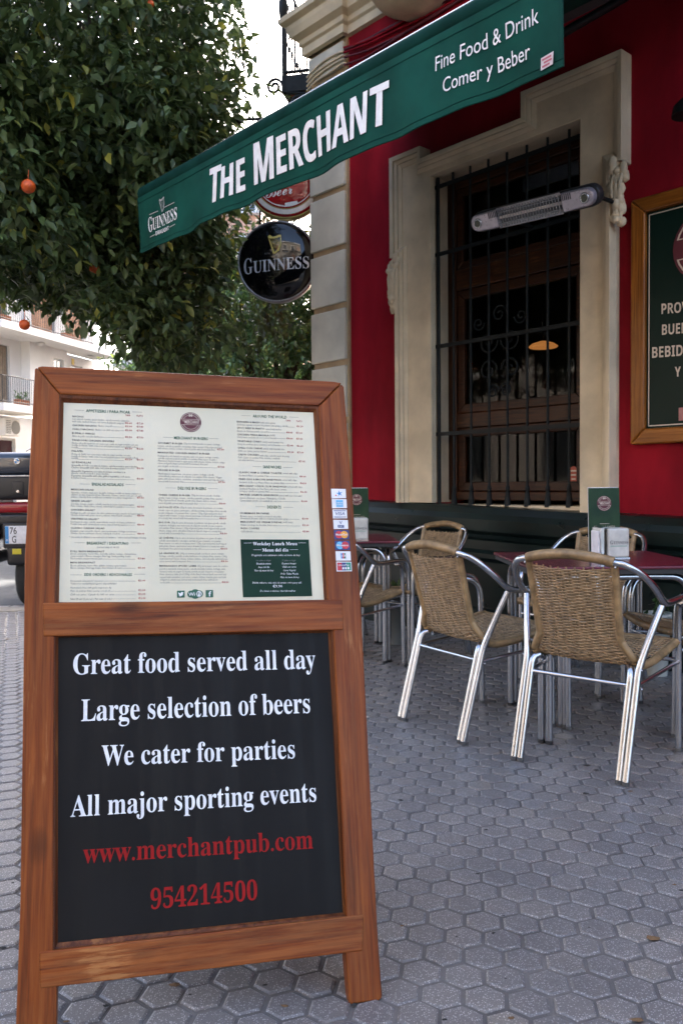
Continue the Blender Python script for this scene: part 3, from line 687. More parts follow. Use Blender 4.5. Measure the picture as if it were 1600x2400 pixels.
for i, (xa, xb) in enumerate(((1268, 1290), (1272, 1291), (1268, 1286))): A0 = awp(xa, 143 + i * 8 + (1268 - xa) * .5); A1 = awp(xb, 143 + i * 8 - (xb - 1268) * .52); q.add([g(*A0), g(*A1), g(A1[0], A1[1] + .006), g(A0[0], A0[1] + .006)], [(0, 1, 2, 3)])
q.build('tag_print', plain('tag_pink', (.45, .12, .16), .7), tg)

# ------------------------------------------------------------------ infrared heater below the awning
hp = 4.0 - NV.dot(FAC.o); HL = FAC.px(1104, 527, hp); HR = FAC.px(1391, 458, hp)
hx = Vector((HR[0] - HL[0], 0, HR[1] - HL[1])); hl = hx.length; hang = math.atan2(hx.z, hx.x)
hm = FAC.m @ Matrix.Translation(((HL[0] + HR[0]) / 2, hp, (HL[1] + HR[1]) / 2)) @ Matrix.Rotation(-hang, 4, 'Y') @ Matrix.Rotation(math.radians(24), 4, 'X')
ht = tag(empty('patio_heater', mat=hm), 'long silver infrared heater hanging in front of the barred window', 'heater')
m_silv = M('heater_silver', (.42, .39, .44), .30, .4, sc=30, var=.06)
hw = .054
def capsule(L, w, n=10):
    pts = []
    for k in range(n + 1): a = -PI / 2 + PI * k / n; pts.append((L / 2 - w + w * math.cos(a), w * math.sin(a)))
    for k in range(n + 1): a = PI / 2 + PI * k / n; pts.append((-L / 2 + w + w * math.cos(a), w * math.sin(a)))
    return pts
q = MB(); q.prism(capsule(hl + .03, hw + .006), .03, .085); q.build('rear_housing', m_plastic, ht, bevel=.012)
for s_ in (-1, 1):
    q = MB(); cap_ = [(x, z) for x, z in capsule(hl, hw - .004) if x * s_ > 0]; xa = s_ * (hl / 2 - .20)
    pts = [p for p in capsule(hl, hw - .006, 12) if p[0] * s_ > 0]
    pts = sorted(pts, key=lambda p: math.atan2(p[1], (p[0] - s_ * (hl / 2 - hw)) * s_)); poly = [(xa, -hw + .002)] + pts + [(xa, hw - .002)]
    q.prism(poly, -.005, .04); ec_ = q.build('end_cap', m_silv, ht, bevel=.008, seg=3)
    q = MB(); q.lathe([(.028, 0), (.028, -.006), (.022, -.007), (.020, -.003)], 20, (s_ * (hl / 2 - hw), -.005, 0), 'y'); q.build('mounting_ring', m_alu, ec_)
    q = MB(); q.lathe([(.019, -.004), (.019, -.0045)], 16, (s_ * (hl / 2 - hw), -.006, 0), 'y'); q.build('ring_centre', plain('olive_cap', (.10, .11, .07), .4), ec_)
    q = MB()
    for k in range(6): xx = s_ * (hl / 2 - .205) + s_ * .012 * k * 1.0 + s_ * .005; q.box(xx, xx + .005, -.0065, -.004, .010, .045)
    q.build('vent_slots', m_iron, ec_)
q = MB(); L2 = hl / 2 - .20
prof_ = [(-.058, -.004), (-.058, .0), (-.046, .004), (-.038, .028), (-.02, .042), (0, .046), (.02, .042), (.038, .028), (.046, .004), (.058, 0), (.058, -.004)]
v = [(-L2, y, z) for z, y in prof_] + [(L2, y, z) for z, y in prof_]; n = len(prof_); q.add(v, [(i, i + 1, i + 1 + n, i + n) for i in range(n - 1)], True); q.build('reflector', M('bright_reflector', (.88, .86, .88), .34, .7), ht)
q = MB(); q.tube([(-L2, .018, 0), (L2, .018, 0)], .009, 12); q.build('quartz_tube', plain('quartz', (.85, .74, .66), .12), ht)
q = MB()
for k in range(22): xx = -L2 + .015 + (2 * L2 - .03) * k / 21; q.tube([(xx, -.004, z) for z in (-.046, .046)], .0016, 5); q.blob((xx, -.006, .047), (.003,) * 3, 6, 4); q.blob((xx, -.006, -.047), (.003,) * 3, 6, 4)
q.tube([(-L2, -.006, -.03), (L2, -.006, -.03)], .0014, 5); q.tube([(-L2, -.006, .03), (L2, -.006, .03)], .0014, 5)
q.build('wire_guard', m_alu, ht)
for xx, ll in ((hl / 2 - .05, .30), (-hl / 2 + .16, .33)):
    q = MB(); q.tube([(xx, .080, 0), (xx, .080 + ll * math.cos(math.radians(24)), -ll * math.sin(math.radians(24)))], .012, 8); q.build('bracket', m_iron, ht)

# ------------------------------------------------------------------ the A-board
phi, al, gg = .2578, .2732, -.0207
ea = Vector((math.cos(phi), math.sin(phi), 0)); bk = Vector((-math.sin(phi), math.cos(phi), 0)); eu = Vector((0, 0, 1)) * math.cos(al) + bk * math.sin(al)
ea, eu = ea * math.cos(gg) + eu * math.sin(gg), eu * math.cos(gg) - ea * math.sin(gg)
BF = Frame((.0733, 1.6408, 0), ea, eu)
bo = tag(empty('menu_board', mat=BF.m), 'large wooden A-board with printed menu above and black chalkboard below, standing in the foreground', 'sign board')
T_ = .034
def bq(*p): return [BF.px(*c) for c in p]
def bp(nm_, pts, mt, y0=0, y1=T_, bev=.004, seg=3):
    q = MB(); q.prism(bq(*pts), y0, y1); return q.build(nm_, mt, bo, bevel=bev, seg=seg)
ls = bp('stile', [(82, 864), (87, 861), (139.5, 924), (128, 1450), (125, 2230), (134, 2318), (132, 2462), (36, 2448), (48, 2120), (59, 1300)], m_wz)
rs = bp('stile', [(747.5, 952), (800, 899), (806, 906), (845, 1400), (885, 2180), (896, 2338), (889, 2345), (820, 2355), (809, 2232), (812, 2180), (781, 1478), (766, 1400)], m_wz)
bp('top_rail', [(87, 859.5), (100, 857), (780, 893), (801, 896.5), (747, 951), (140.5, 923)], m_wx)
bp('middle_rail', [(101, 1413), (802, 1405), (804, 1470), (803, 1477), (102, 1492)], m_wx, -.0022, .030, .003)
bp('bottom_rail', [(92.5, 2231), (852, 2143), (849.5, 2229), (94, 2317)], m_wx, -.0022, .030, .003)
def moulding(outer, inner, y0, y1):
    o_ = bq(*outer); i_ = bq(*inner); mid = [(a[0] * .45 + c[0] * .55, a[1] * .45 + c[1] * .55) for a, c in zip(o_, i_)]
    q = MB(); v = [(p[0], y0, p[1]) for p in o_] + [(p[0], y0 + (y1 - y0) * .25, p[1]) for p in mid] + [(p[0], y1, p[1]) for p in i_]
    f = []
    for r_ in range(2):
        for k in range(4): f.append((r_ * 4 + k, r_ * 4 + (k + 1) % 4, r_ * 4 + 4 + (k + 1) % 4, r_ * 4 + 4 + k))
    q.add(v, f); return q.build('moulding', m_wdark, bo)
moulding([(134, 920), (750, 948), (772, 1412), (124, 1416)], [(149, 938), (737, 962), (762.5, 1406), (137.5, 1409)], .0035, .014)
moulding([(122, 1484), (784, 1468), (818, 2152), (121, 2240)], [(136, 1492), (772, 1481.5), (807, 2142), (134.5, 2214)], .0035, .014)
mm = bp('menu_panel', [(140, 928), (746, 955), (769, 1410), (129, 1413)], M('menu_paper', (.76, .71, .55), .5, sc=3, c2=(.66, .625, .47), rv=.04, spec=.2), .0145, .020, 0)
cb = bp('chalkboard', [(127, 1486), (780, 1474), (816, 2150), (125, 2232)], m_black, .0145, .020, 0)
def slope(y): return .0407 - .0457 * (y - 937) / 474
def bwrite(mb, s, st, pa, pb_, cap, y, mi=0, res=5, off=0):
    A0, A1, A2 = bq(pa, pb_, (pa[0], pa[1] - cap)); write(mb, s, st, A0, A1, A2[1] - A0[1], y=y, res=res, mi=mi, off=off)
C6 = lambda x, y: (x / 1.568, 1400 + y / 1.568)
for s_, x0, y0, x1, y1, cp, mt in (('Great food served all day', 268, 282, 1165, 260, 76, 0), ('Large selection of beers', 298, 455, 1145, 424, 80, 0), ('We cater for parties', 373, 620, 1089, 592, 75, 0),
        ('All major sporting events', 258, 810, 1168, 752, 78, 0), ('www.merchantpub.com', 304, 982, 1156, 926, 74, 1), ('954214500', 555, 1152, 950, 1116, 74, 1)):
    q = MB(); bwrite(q, s_, 'sb', C6(x0, y0), C6(x1, y1), cp / 1.568, .0138)
    q.build('lettering', m_boardr if mt else m_boardw, cb)
# printed menu
q = MB(); LM = [m_menug, m_greyd, m_greyt, m_redp]
STY = {'H': ('pb', 0, 6.6), 'N': ('pb', 1, 4.0), 'D': ('pi', 2, 4.4), 'B': ('pi', 1, 4.2), 'P': ('pb', 3, 4.0), 'L': ('', 2, 0)}
def crop(ox, oy, k, rows):
    for st_, s_, x0, x1, y in rows:
        X0 = ox + x0 / k; X1 = ox + x1 / k; Y0 = oy + y / k; Y1 = Y0 + slope(Y0) * (X1 - X0); sty, mi, cp = STY[st_]
        if st_ == 'L':
            A0, A1, A2 = bq((X0, Y0), (X1, Y1), (X0, Y0 - .55)); h = A2[1] - A0[1]; q.add([(A0[0], .0138, A0[1]), (A1[0], .0138, A1[1]), (A1[0], .0138, A1[1] + h), (A0[0], .0138, A0[1] + h)], [(0, 1, 2, 3)], mi=2)
        else: bwrite(q, s_, sty, (X0, Y0), (X1, Y1), cp, .0138, mi, res=1)
crop(120, 920, 4.612, [('H', 'APPETIZERS / PARA PICAR', 375, 856, 186), ('L', '', 245, 358, 165), ('L', '', 875, 985, 186), ('P', 'TAPA', 803, 858, 231), ('P', 'PLATO', 927, 996, 236),
 ('N', 'NACHOS', 227, 350, 242), ('D', 'Con salsa de tomate, queso fundido, cebolla morada y jalapeños', 225, 848, 270), ('D', 'with salsa, melted cheese, red onion & jalapeño peppers', 225, 795, 297), ('P', '€3.60', 801, 876, 315), ('P', '€7.20', 927, 1000, 319),
 ('N', 'CHICKEN NACHOS', 225, 492, 338), ('D', 'Nachos con pollo', 507, 665, 345), ('L', '', 668, 790, 348), ('P', '€3.90', 801, 876, 351), ('P', '€7.80', 927, 1000, 355),
 ('N', 'CHILLI NACHOS', 225, 460, 380), ('D', 'Nachos con chilli con carne', 475, 737, 388), ('L', '', 740, 790, 390), ('P', '€3.90', 801, 876, 394), ('P', '€7.80', 927, 1000, 398),
 ('N', 'BUFFALO WINGS', 223, 472, 424), ('D', 'Alitas de pollo con salsa barbacoa', 222, 552, 456), ('L', '', 555, 790, 462), ('P', '€3.50', 801, 876, 468), ('P', '€7.50', 927, 1000, 472),
 ('N', 'TANDOORI CHICKEN SKEWERS', 222, 683, 500), ('D', 'Pinchos de pollo tandoori con cous-cous y salsa de yogur servidos con una', 222, 940, 532), ('D', 'tortilla de harina / with cous-cous and yoghurt sauce served with a flour', 220, 942, 556), ('D', 'tortilla', 220, 290, 580), ('L', '', 292, 792, 584), ('P', '€3.50', 801, 876, 592), ('P', '€6.50', 927, 1001, 595),
 ('N', 'FALAFEL', 220, 346, 618), ('D', 'Bolitas de falafel con cous-cous y salsa de yogur servidas con una', 219, 858, 651), ('D', 'tortilla de harina / with cous-cous and yoghurt sauce served with a flour', 219, 942, 676), ('D', 'tortilla', 219, 290, 698), ('L', '', 292, 792, 702), ('P', '€3.50', 801, 876, 711), ('P', '€6.50', 927, 1001, 714),
 ('N', 'QUESADILLAS', 218, 430, 740), ('B', 'Quesadilla de Pollo con salsa de tomate, cebolla morada y queso fundido.', 217, 938, 773), ('B', 'Chicken Quesadilla with salsa, red onion & melted cheese', 217, 803, 797), ('L', '', 805, 905, 802), ('P', '€6.00', 928, 1003, 807),
 ('B', 'Quesadilla Vegetariana con salsa de tomate, verduras a la', 216, 802, 837), ('D', 'plancha, cebolla morada y queso fundido.', 215, 625, 860), ('B', 'Vegetarian Quesadilla with salsa, grilled vegetables, red onion', 215, 852, 886), ('D', '& melted cheese', 215, 375, 910), ('L', '', 378, 905, 914), ('P', '€6.00', 928, 1003, 921),
 ('H', 'ENSALADAS/SALADS', 440, 785, 986), ('L', '', 305, 420, 970), ('L', '', 805, 915, 976),
 ('N', 'MEXICAN SALAD', 213, 463, 1037), ('D', 'Aguacate, tomate, maíz, pico de gallo, lechuga, tortilla de harina crujiente y', 212, 973, 1070), ('D', 'cilantro en una vinagreta cítrica / Avocado, tomato, sweet corn, pico de gallo,', 212, 992, 1094), ('D', 'lettuce, crunchy flour tortilla and coriander in a citrus vinagrette', 211, 873, 1119), ('L', '', 875, 905, 1124), ('P', '€7.50', 930, 1006, 1129),
 ('N', 'GREEK SALAD*', 211, 438, 1161), ('D', 'Con feta, tomate, pepino, cebolla, mezcla de hojas y aceitunas negras', 210, 900, 1194), ('D', 'Feta, tomato, black olives, onions, mixed leaf & cucumber', 210, 796, 1218), ('L', '', 798, 907, 1222), ('P', '€7.50', 932, 1007, 1226),
 ('N', 'CHICKEN SALAD*', 210, 475, 1259), ('D', 'Pechuga de pollo con queso de cabra, pimientos rojos, mezcla de hojas y pepino', 209, 996, 1292), ('D', 'Chicken breast with goats cheese, peppers, mixed leaf & cucumber', 209, 878, 1316), ('P', '€8.00', 933, 1008, 1323),
 ('N', 'VENTRESCA SALAD*', 209, 516, 1357), ('D', 'Ventresca de atún, cebolla caramelizada, mezcla de hojas y pimientos', 208, 910, 1390), ('D', 'Tender tuna with caramelised onions, mixed leaf & peppers', 208, 823, 1416), ('L', '', 825, 907, 1418), ('P', '€8.00', 934, 1010, 1421),
 ('N', 'CLASSIC CAESAR SALAD', 208, 580, 1457), ('D', 'Ensalada césar con pollo, bacon, queso parmesano, lechuga y picatostes', 207, 928, 1489), ('D', 'Chicken, bacon, parmesan cheese, iceberg & croutons', 207, 748, 1514), ('L', '', 760, 910, 1517), ('P', '€8.00', 935, 1011, 1519),
 ('D', '* Con aceite de albahaca y una reducción de balsámico / with a basil and balsamic dressing', 192, 1030, 1556),
 ('H', 'BREAKFAST / DESAYUNO', 385, 840, 1628), ('L', '', 250, 366, 1610), ('L', '', 862, 975, 1612), ('D', '(served daily til 18.00)', 495, 733, 1666),
 ('N', 'FULL IRISH BREAKFAST', 207, 575, 1711), ('D', 'Bacon, salchichas, huevo frito, morcilla, alubias, tomate, champiñones', 207, 922, 1737), ('D', 'y pan tostado / Bacon, sausages, fried egg, black pudding, beans,', 207, 865, 1763), ('D', 'fried tomato, mushrooms & toast', 206, 552, 1790), ('L', '', 555, 912, 1788), ('P', '€7.80', 939, 1017, 1790),
 ('N', 'MINI BREAKFAST', 206, 476, 1833), ('D', 'Bacon, salchicha, huevo frito, alubias, tomate y pan tostado', 206, 816, 1866), ('D', 'Bacon, sausage, fried egg, beans, fried tomato & toast', 206, 762, 1892), ('L', '', 765, 914, 1888), ('P', '€5.00', 940, 1019, 1891),
 ('H', 'SIDE ORDERS / ADICIONALES', 355, 876, 1970), ('L', '', 205, 332, 1960), ('L', '', 900, 1020, 1953),
 ('D', 'Homemade Guacamole* (casero)', 205, 553, 2034), ('L', '', 555, 915, 2028), ('P', '€3.00', 943, 1021, 2030), ('D', '*Subject to availability/pregunte disponibilidad', 205, 708, 2063), ('D', 'Homemade fries with garlic mayonese dip', 205, 653, 2108), ('D', 'Plato de patatas fritas caseras con ali-oli', 205, 637, 2143), ('L', '', 640, 917, 2138), ('P', '€2.50', 944, 1023, 2134),
 ('B', 'Chilli con carne / Cazuela de chilli con carne', 205, 684, 2182), ('L', '', 690, 918, 2178), ('P', '€2.00', 945, 1023, 2177), ('B', 'Naan Bread (2 pieces) / Pan naan (2 uds.)', 205, 655, 2230), ('L', '', 658, 920, 2222), ('P', '€2.00', 946, 1024, 2221)])
crop(350, 920, 3.564, [('H', 'MERCHANT BURGERS', 210, 495, 372), ('L', '', 118, 202, 357), ('L', '', 502, 585, 368),
 ('N', 'GOURMET BURGER', 74, 282, 411), ('D', '150g de ternera picada con queso, lechuga,', 290, 597, 416), ('D', 'tomato, cebolla y pepinillo con patatas fritas caseras/ 150g of ground beef', 74, 614, 436), ('D', 'with cheese, lettuce, tomato, onion & pickle with homemade fries', 74, 555, 456), ('P', '€7.50', 573, 630, 466),
 ('N', 'MARINATED CHICKEN BREAST BURGER', 74, 511, 491), ('D', 'Pechuga de pollo bañada en especias cajún con queso, lechuga, tomate,', 74, 587, 520), ('D', 'cebolla crujiente y ali-oli servida con patatas fritas y pico de gallo /', 75, 573, 540), ('D', 'Marinated chicken breast in cajun spices with cheese, lettuce, tomato, crispy', 75, 637, 561), ('D', 'onion and garlic mayo served with homemade fries and', 75, 493, 581), ('D', 'pico de gallo on the side', 75, 248, 605), ('L', '', 250, 575, 607), ('P', '€7.50', 577, 634, 613),
 ('N', 'VEGGIE BURGER', 76, 260, 639), ('D', 'Hamburguesa vegetariana, con queso, pepino, lechuga, cebolla', 76, 543, 669), ('D', 'caramelizada y mahonesa de chipotle con patatas fritas caseras / Veggie', 77, 612, 690), ('D', 'pattie with cheese, lettuce, cucumber, caramelised onion and chipotle mayo', 77, 632, 712), ('D', 'served with homemade fries', 77, 292, 734), ('L', '', 295, 578, 737), ('P', '€7.50', 582, 638, 741),
 ('H', 'DELUXE BURGERS', 243, 480, 796), ('L', '', 140, 230, 783), ('L', '', 495, 578, 789),
 ('N', 'THREE CHEESE BURGER', 80, 346, 848), ('D', '150g de ternera picada, cheddar,', 356, 600, 852), ('D', 'gouda, roque, lechuga, tomate, cebolla y pepinillo, patatas fritas caseras /', 80, 622, 872), ('D', '150g of ground beef, cheddar, gouda, blue cheese, lettuce, tomato,', 80, 568, 893), ('D', 'onion & pickle served with homemade fries', 80, 411, 917), ('L', '', 418, 585, 918), ('P', '€8.00', 588, 644, 921),
 ('N', 'LA DOLCE VITA', 81, 252, 951), ('D', '150g de carne de ternera de primera con tomate,', 262, 622, 955), ('D', 'rúcula, copos de queso parmesano, cebolla morada y mostaza cítrica servida', 81, 648, 977), ('D', 'en pan crujiente con patatas fritas caseras / 150g of ground prime beef', 81, 617, 1000), ('D', 'topped with tomato, rocket, shaved parmesan, red onion & citrus mustard', 82, 648, 1021), ('D', 'in a crusty bun served with homemade fries', 82, 417, 1043), ('L', '', 420, 588, 1044), ('P', '€8.50', 592, 649, 1047),
 ('N', 'BIG SUR', 83, 178, 1079), ('D', '150g de carne de ternera de primera con queso gouda, cebolla', 187, 644, 1082), ('D', 'crujiente, lechuga y una mahonesa de chipotle servida en pan crujiente', 83, 617, 1104), ('D', 'con patatas fritas caseras / 150g of ground prime beef topped with gouda', 84, 642, 1126), ('D', 'cheese, crispy onion, shredded lettuce & chipotle mayo in a crusty bun', 84, 608, 1149), ('D', 'served with homemade fries', 84, 301, 1171), ('L', '', 304, 594, 1171), ('P', '€8.50', 597, 655, 1173),
 ('N', 'LE CHÈVRE', 85, 208, 1209), ('D', '150g de carne de ternera de primera con queso de cabra,', 216, 613, 1211), ('D', 'cebolla caramelizada y canónigos servida en pan crujiente con patatas', 85, 603, 1233), ('D', 'fritas caseras con salsa de mostaza y miel / 150g of ground prime beef topped', 86, 651, 1255), ('D', 'with goats cheese, caramelised onion & lambs lettuce in a crusty bun with', 86, 631, 1278), ('D', 'homemade fries and honey mustard on the side', 86, 440, 1300), ('L', '', 443, 598, 1300), ('P', '€8.50', 601, 659, 1301),
 ('N', 'LA GRANDE XL', 87, 253, 1338), ('D', '200g de ternera picada con bacon, queso, tomate,', 262, 631, 1341), ('D', 'lechuga, cebolla, pepinillo y salsa barbacoa con patatas fritas caseras / 200g', 87, 656, 1363), ('D', 'of ground beef, bacon, cheese, tomato, lettuce, onion & pickle with barbecue', 88, 661, 1385), ('D', 'sauce served with homemade fries', 88, 353, 1407), ('L', '', 355, 603, 1406), ('P', '€8.50', 605, 663, 1407),
 ('N', 'MARRAKESH SPICED LAMB', 89, 399, 1445), ('D', '150g de la mejor carne de cordero', 409, 662, 1447), ('D', 'picada y sazonada. Lleva pepino, cebolla morada, tomate, lechuga, salsa', 89, 641, 1470), ('D', 'harissa y salsa de yogur de menta servida en pan crujiente con patatas', 90, 629, 1493), ('D', 'fritas caseras y salsa ali oli /150g of the finest minced lamb seasoned and', 90, 650, 1516), ('D', 'topped with cucumber, red onion, tomato, lettuce, harissa paste and mint', 91, 650, 1540), ('D', 'yohgurt in crusty bun served with homemade fries with ali-oli', 91, 577, 1562), ('D', 'on the side', 92, 173, 1585), ('L', '', 176, 610, 1583), ('P', '€8.50', 612, 670, 1582),
 ('H', 'AROUND THE WORLD', 872, 1158, 190), ('L', '', 775, 853, 175), ('L', '', 1175, 1255, 188), ('P', 'TAPA', 1148, 1190, 224), ('P', 'PLATO', 1238, 1285, 228),
 ('N', 'BANGERS & MASH', 738, 929, 233), ('D', 'with onion gravy', 938, 1062, 241), ('D', 'Salchichas inglesas con puré de patatas, salsa gravy y cebolla', 738, 1165, 257), ('L', '', 1167, 1225, 272), ('P', '€6.20', 1240, 1293, 272),
 ('N', 'SPICY BEEF BURRITO', 739, 970, 285), ('D', 'served with nachos', 978, 1111, 295), ('D', 'Burrito de Ternera servido con nachos', 740, 1013, 311), ('L', '', 1017, 1146, 318), ('P', '€4.00', 1153, 1206, 324), ('P', '€7.00', 1234, 1287, 327),
 ('N', 'CHICKEN TIKKA MASALA', 741, 1007, 340), ('D', '(mild)', 1013, 1058, 347), ('D', 'Curry suave con leche de coco y arroz basmati', 741, 1069, 362), ('L', '', 1071, 1148, 368), ('P', '€4.00', 1155, 1208, 374), ('P', '€7.00', 1237, 1290, 377),
 ('N', 'VEGETABLE CURRY', 743, 945, 395), ('D', '(mild) with basmati rice', 954, 1129, 404), ('D', 'Curry de verduras (poco picante) y arroz basmati', 743, 1099, 421), ('L', '', 1101, 1152, 428), ('P', '€3.40', 1158, 1212, 433), ('P', '€6.60', 1241, 1294, 437),
 ('N', 'CHILLI CON CARNE', 745, 951, 452), ('D', '(mild) with basmati rice', 960, 1136, 460), ('D', 'Chilli con Carne y arroz basmati', 746, 990, 478), ('L', '', 992, 1156, 484), ('P', '€3.50', 1162, 1216, 489), ('P', '€7.00', 1244, 1298, 492),
 ('N', 'CAJUN CHICKEN', 748, 922, 508), ('D', 'with chips, salad & ranch dressing', 932, 1177, 518), ('D', 'Pollo Cajún con patatas fritas caseras y ensalada', 748, 1097, 533), ('D', 'con salsa ranchera', 749, 880, 555), ('L', '', 885, 1238, 558), ('P', '€7.95', 1257, 1311, 567),
 ('H', 'SANDWICHES', 958, 1112, 617), ('L', '', 870, 946, 604), ('L', '', 1125, 1205, 611),
 ('N', 'CLASSIC HAM & CHEESE TOASTIE', 753, 1115, 658), ('D', 'served with chips', 1123, 1247, 667), ('D', 'Sandwich Mixto con patatas fritas', 754, 1008, 685), ('L', '', 1012, 1250, 688), ('P', '€4.00', 1265, 1318, 694),
 ('N', 'FRIED EGG & BACON SANDWICH', 756, 1108, 715), ('D', 'served with chips', 1117, 1241, 723), ('D', 'Sandwich de Bacon y Huevo Frito con patatas fritas', 757, 1137, 742), ('L', '', 1140, 1254, 746), ('P', '€4.50', 1268, 1322, 751),
 ('N', 'MERCHANT 3 DECK CLUB SANDWICH', 759, 1156, 772), ('D', 'served with chips', 1164, 1287, 780), ('D', 'Sandwich Merchant de Tres Pisos pollo, bacon, tomate,', 759, 1156, 796), ('D', 'lechuga y cebolla con patatas fritas', 760, 1010, 817), ('L', '', 1013, 1258, 820), ('P', '€6.50', 1272, 1326, 824),
 ('N', 'SMOKED SALMON SANDWICH', 761, 1082, 846), ('D', 'served with cous cous salad', 1090, 1283, 854), ('D', 'Salmón Ahumado con Queso Philadelphia y Cebolla', 762, 1143, 874), ('D', 'Caramelizada servido con ensalada de cous cous', 763, 1113, 896), ('L', '', 1115, 1262, 898), ('P', '€6.80', 1277, 1331, 902),
 ('H', 'DESSERTS', 994, 1110, 955), ('L', '', 895, 977, 942), ('L', '', 1127, 1210, 946),
 ('N', 'HOMEMADE BROWNIE', 766, 1009, 1001), ('D', 'Brownie casero con helado y sirope de chocolate', 767, 1109, 1027), ('D', 'Homemade Brownie with ice cream & chocolate syrup', 768, 1168, 1046), ('L', '', 1170, 1264, 1047), ('P', '€3.40', 1285, 1339, 1049),
 ('N', 'MERCHANT ICE CREAM SUNDAE', 769, 1115, 1075), ('D', '(with nuts)', 1123, 1207, 1078), ('D', 'Helado con sirope de chocolate, frutos secos', 770, 1078, 1101), ('L', '', 1081, 1270, 1102), ('P', '€3.00', 1288, 1342, 1103),
 ('N', 'IRISH COFFEE', 771, 927, 1129), ('D', 'Café irlandés', 772, 873, 1156), ('L', '', 876, 1272, 1155), ('P', '€5.80', 1291, 1345, 1156)])
tag(q.build('menu_print', LM, mm), kind='stuff')
CB = lambda x, y: (350 + x / 3.564, 920 + y / 3.564)
q = MB(); ec = bq(CB(350, 230))[0]; emblem(q, ec[0], ec[1], .0235, .0137, 0, 1); q.build('round_emblem', [m_maroon, m_creamp], mm)
# lunch box
lb = bq(CB(768, 1216), CB(1342, 1218), CB(1370, 1693), CB(790, 1702)); q = MB(); q.prism(lb, .0132, .0143); lbo = q.build('lunch_menu_box', M('lunch_green', (.007, .032, .018), .5, sc=8, spec=.15), mm)
q = MB(); LB = [m_creamp, m_greyt, m_white]
def lw(s, st, x0, x1, y, cp, mi=2, res=1): bwrite(q, s, st, CB(x0, y), CB(x1, y - 1), cp, .0128, mi, res)
lw('Weekday Lunch Menu', 'sb', 873, 1244, 1266, 7.5); lw('Menu del dia', 'sb', 952, 1171, 1319, 7.5); lw('Pregúntale a tu camarero sobre el menu de hoy', 'pi', 862, 1268, 1357, 4.6)
lw('1er plato a elegir', 'pi', 900, 1024, 1400, 4, 1); lw('2º plato a elegir', 'pi', 1116, 1232, 1400, 4, 1)
for s_, x0, x1, y in (('Ensalada mixta', 903, 1023, 1428), ('Sopa del dia', 918, 1010, 1457), ('Plato de menu de hoy', 886, 1045, 1486), ('Gourmet burger', 1115, 1235, 1427), ('Chilli con carne', 1120, 1236, 1455), ('Curry Vegetal', 1128, 1232, 1484), ('Pollo Tikka Masala', 1107, 1253, 1513), ('Plato de menu de hoy', 1104, 1260, 1542),
    ('Bebida: refresco, caña, tinto de verano o vino pan y café', 870, 1280, 1588), ('De lunes a viernes dias laborables', 933, 1229, 1657)): lw(s_, 'pi', x0, x1, y, 4.4)
lw('€9.90', 'pb', 1040, 1120, 1621, 6)
for xa, xb, y in ((797, 862, 1248), (1253, 1316, 1247), (875, 944, 1305), (1182, 1250, 1304)):
    A0, A1 = bq(CB(xa, y), CB(xb, y)); rect(q, A0[0], A0[1], A1[0], A0[1] + .0006, .0128, 2)
q.build('lunch_print', LB, lbo)
# icons: bird, cloud with two letter pairs, letter f
for k, (xa, ya, xb, yb_) in enumerate(((236, 1646, 300, 1706), (477, 1641, 538, 1703))):
    A0, A1 = bq(CB(xa, yb_), CB(xb, ya)); q = MB(); q.prism([(A0[0], A0[1]), (A1[0], A0[1]), (A1[0], A1[1]), (A0[0], A1[1])], .0134, .0143); o = q.build('social_icon', m_menug, mm, bevel=.0008)
    q = MB(); cx, cz = (A0[0] + A1[0]) / 2, (A0[1] + A1[1]) / 2; r_ = (A1[0] - A0[0]) / 2
    if k == 0:
        pts = [(-.7, -.45), (-.1, -.6), (.45, -.3), (.55, .25), (.75, .4), (.5, .45), (.25, .6), (0, .4), (0, .15), (-.4, .3), (-.65, .55), (-.65, .1), (-.5, -.1), (-.3, -.35)]
        q.add([(cx + a * r_, .0131, cz + b_ * r_) for a, b_ in pts], [tuple(range(len(pts)))])
    else: write(q, 'f', 'pb', (cx - .25 * r_, cz - .75 * r_), (cx + .5 * r_, cz - .75 * r_), r_ * 1.35, .0131, res=2)
    q.build('print', m_white, o)
A0, A1 = bq(CB(322, 1700), CB(454, 1650)); cx, cz = (A0[0] + A1[0]) / 2, (A0[1] + A1[1]) / 2; ww = (A1[0] - A0[0]) / 2; q = MB()
disc(q, cx, cz, ww * .62, .0136); disc(q, cx - ww * .55, cz, ww * .45, .01358); disc(q, cx + ww * .55, cz, ww * .45, .01356); o = q.build('cloud_icon', m_menug, mm)
q = MB(); write(q, 'Wi', 'pb', (cx - ww * .85, cz - ww * .22), (cx - ww * .05, cz - ww * .22), ww * .42, .0131, res=2); disc(q, cx + ww * .48, cz, ww * .36, .0132); q.build('print', m_white, o)
q = MB(); write(q, 'Fi', 'pb', (cx + ww * .22, cz - ww * .2), (cx + ww * .72, cz - ww * .2), ww * .40, .0128, res=2); q.build('print', m_menug, o)
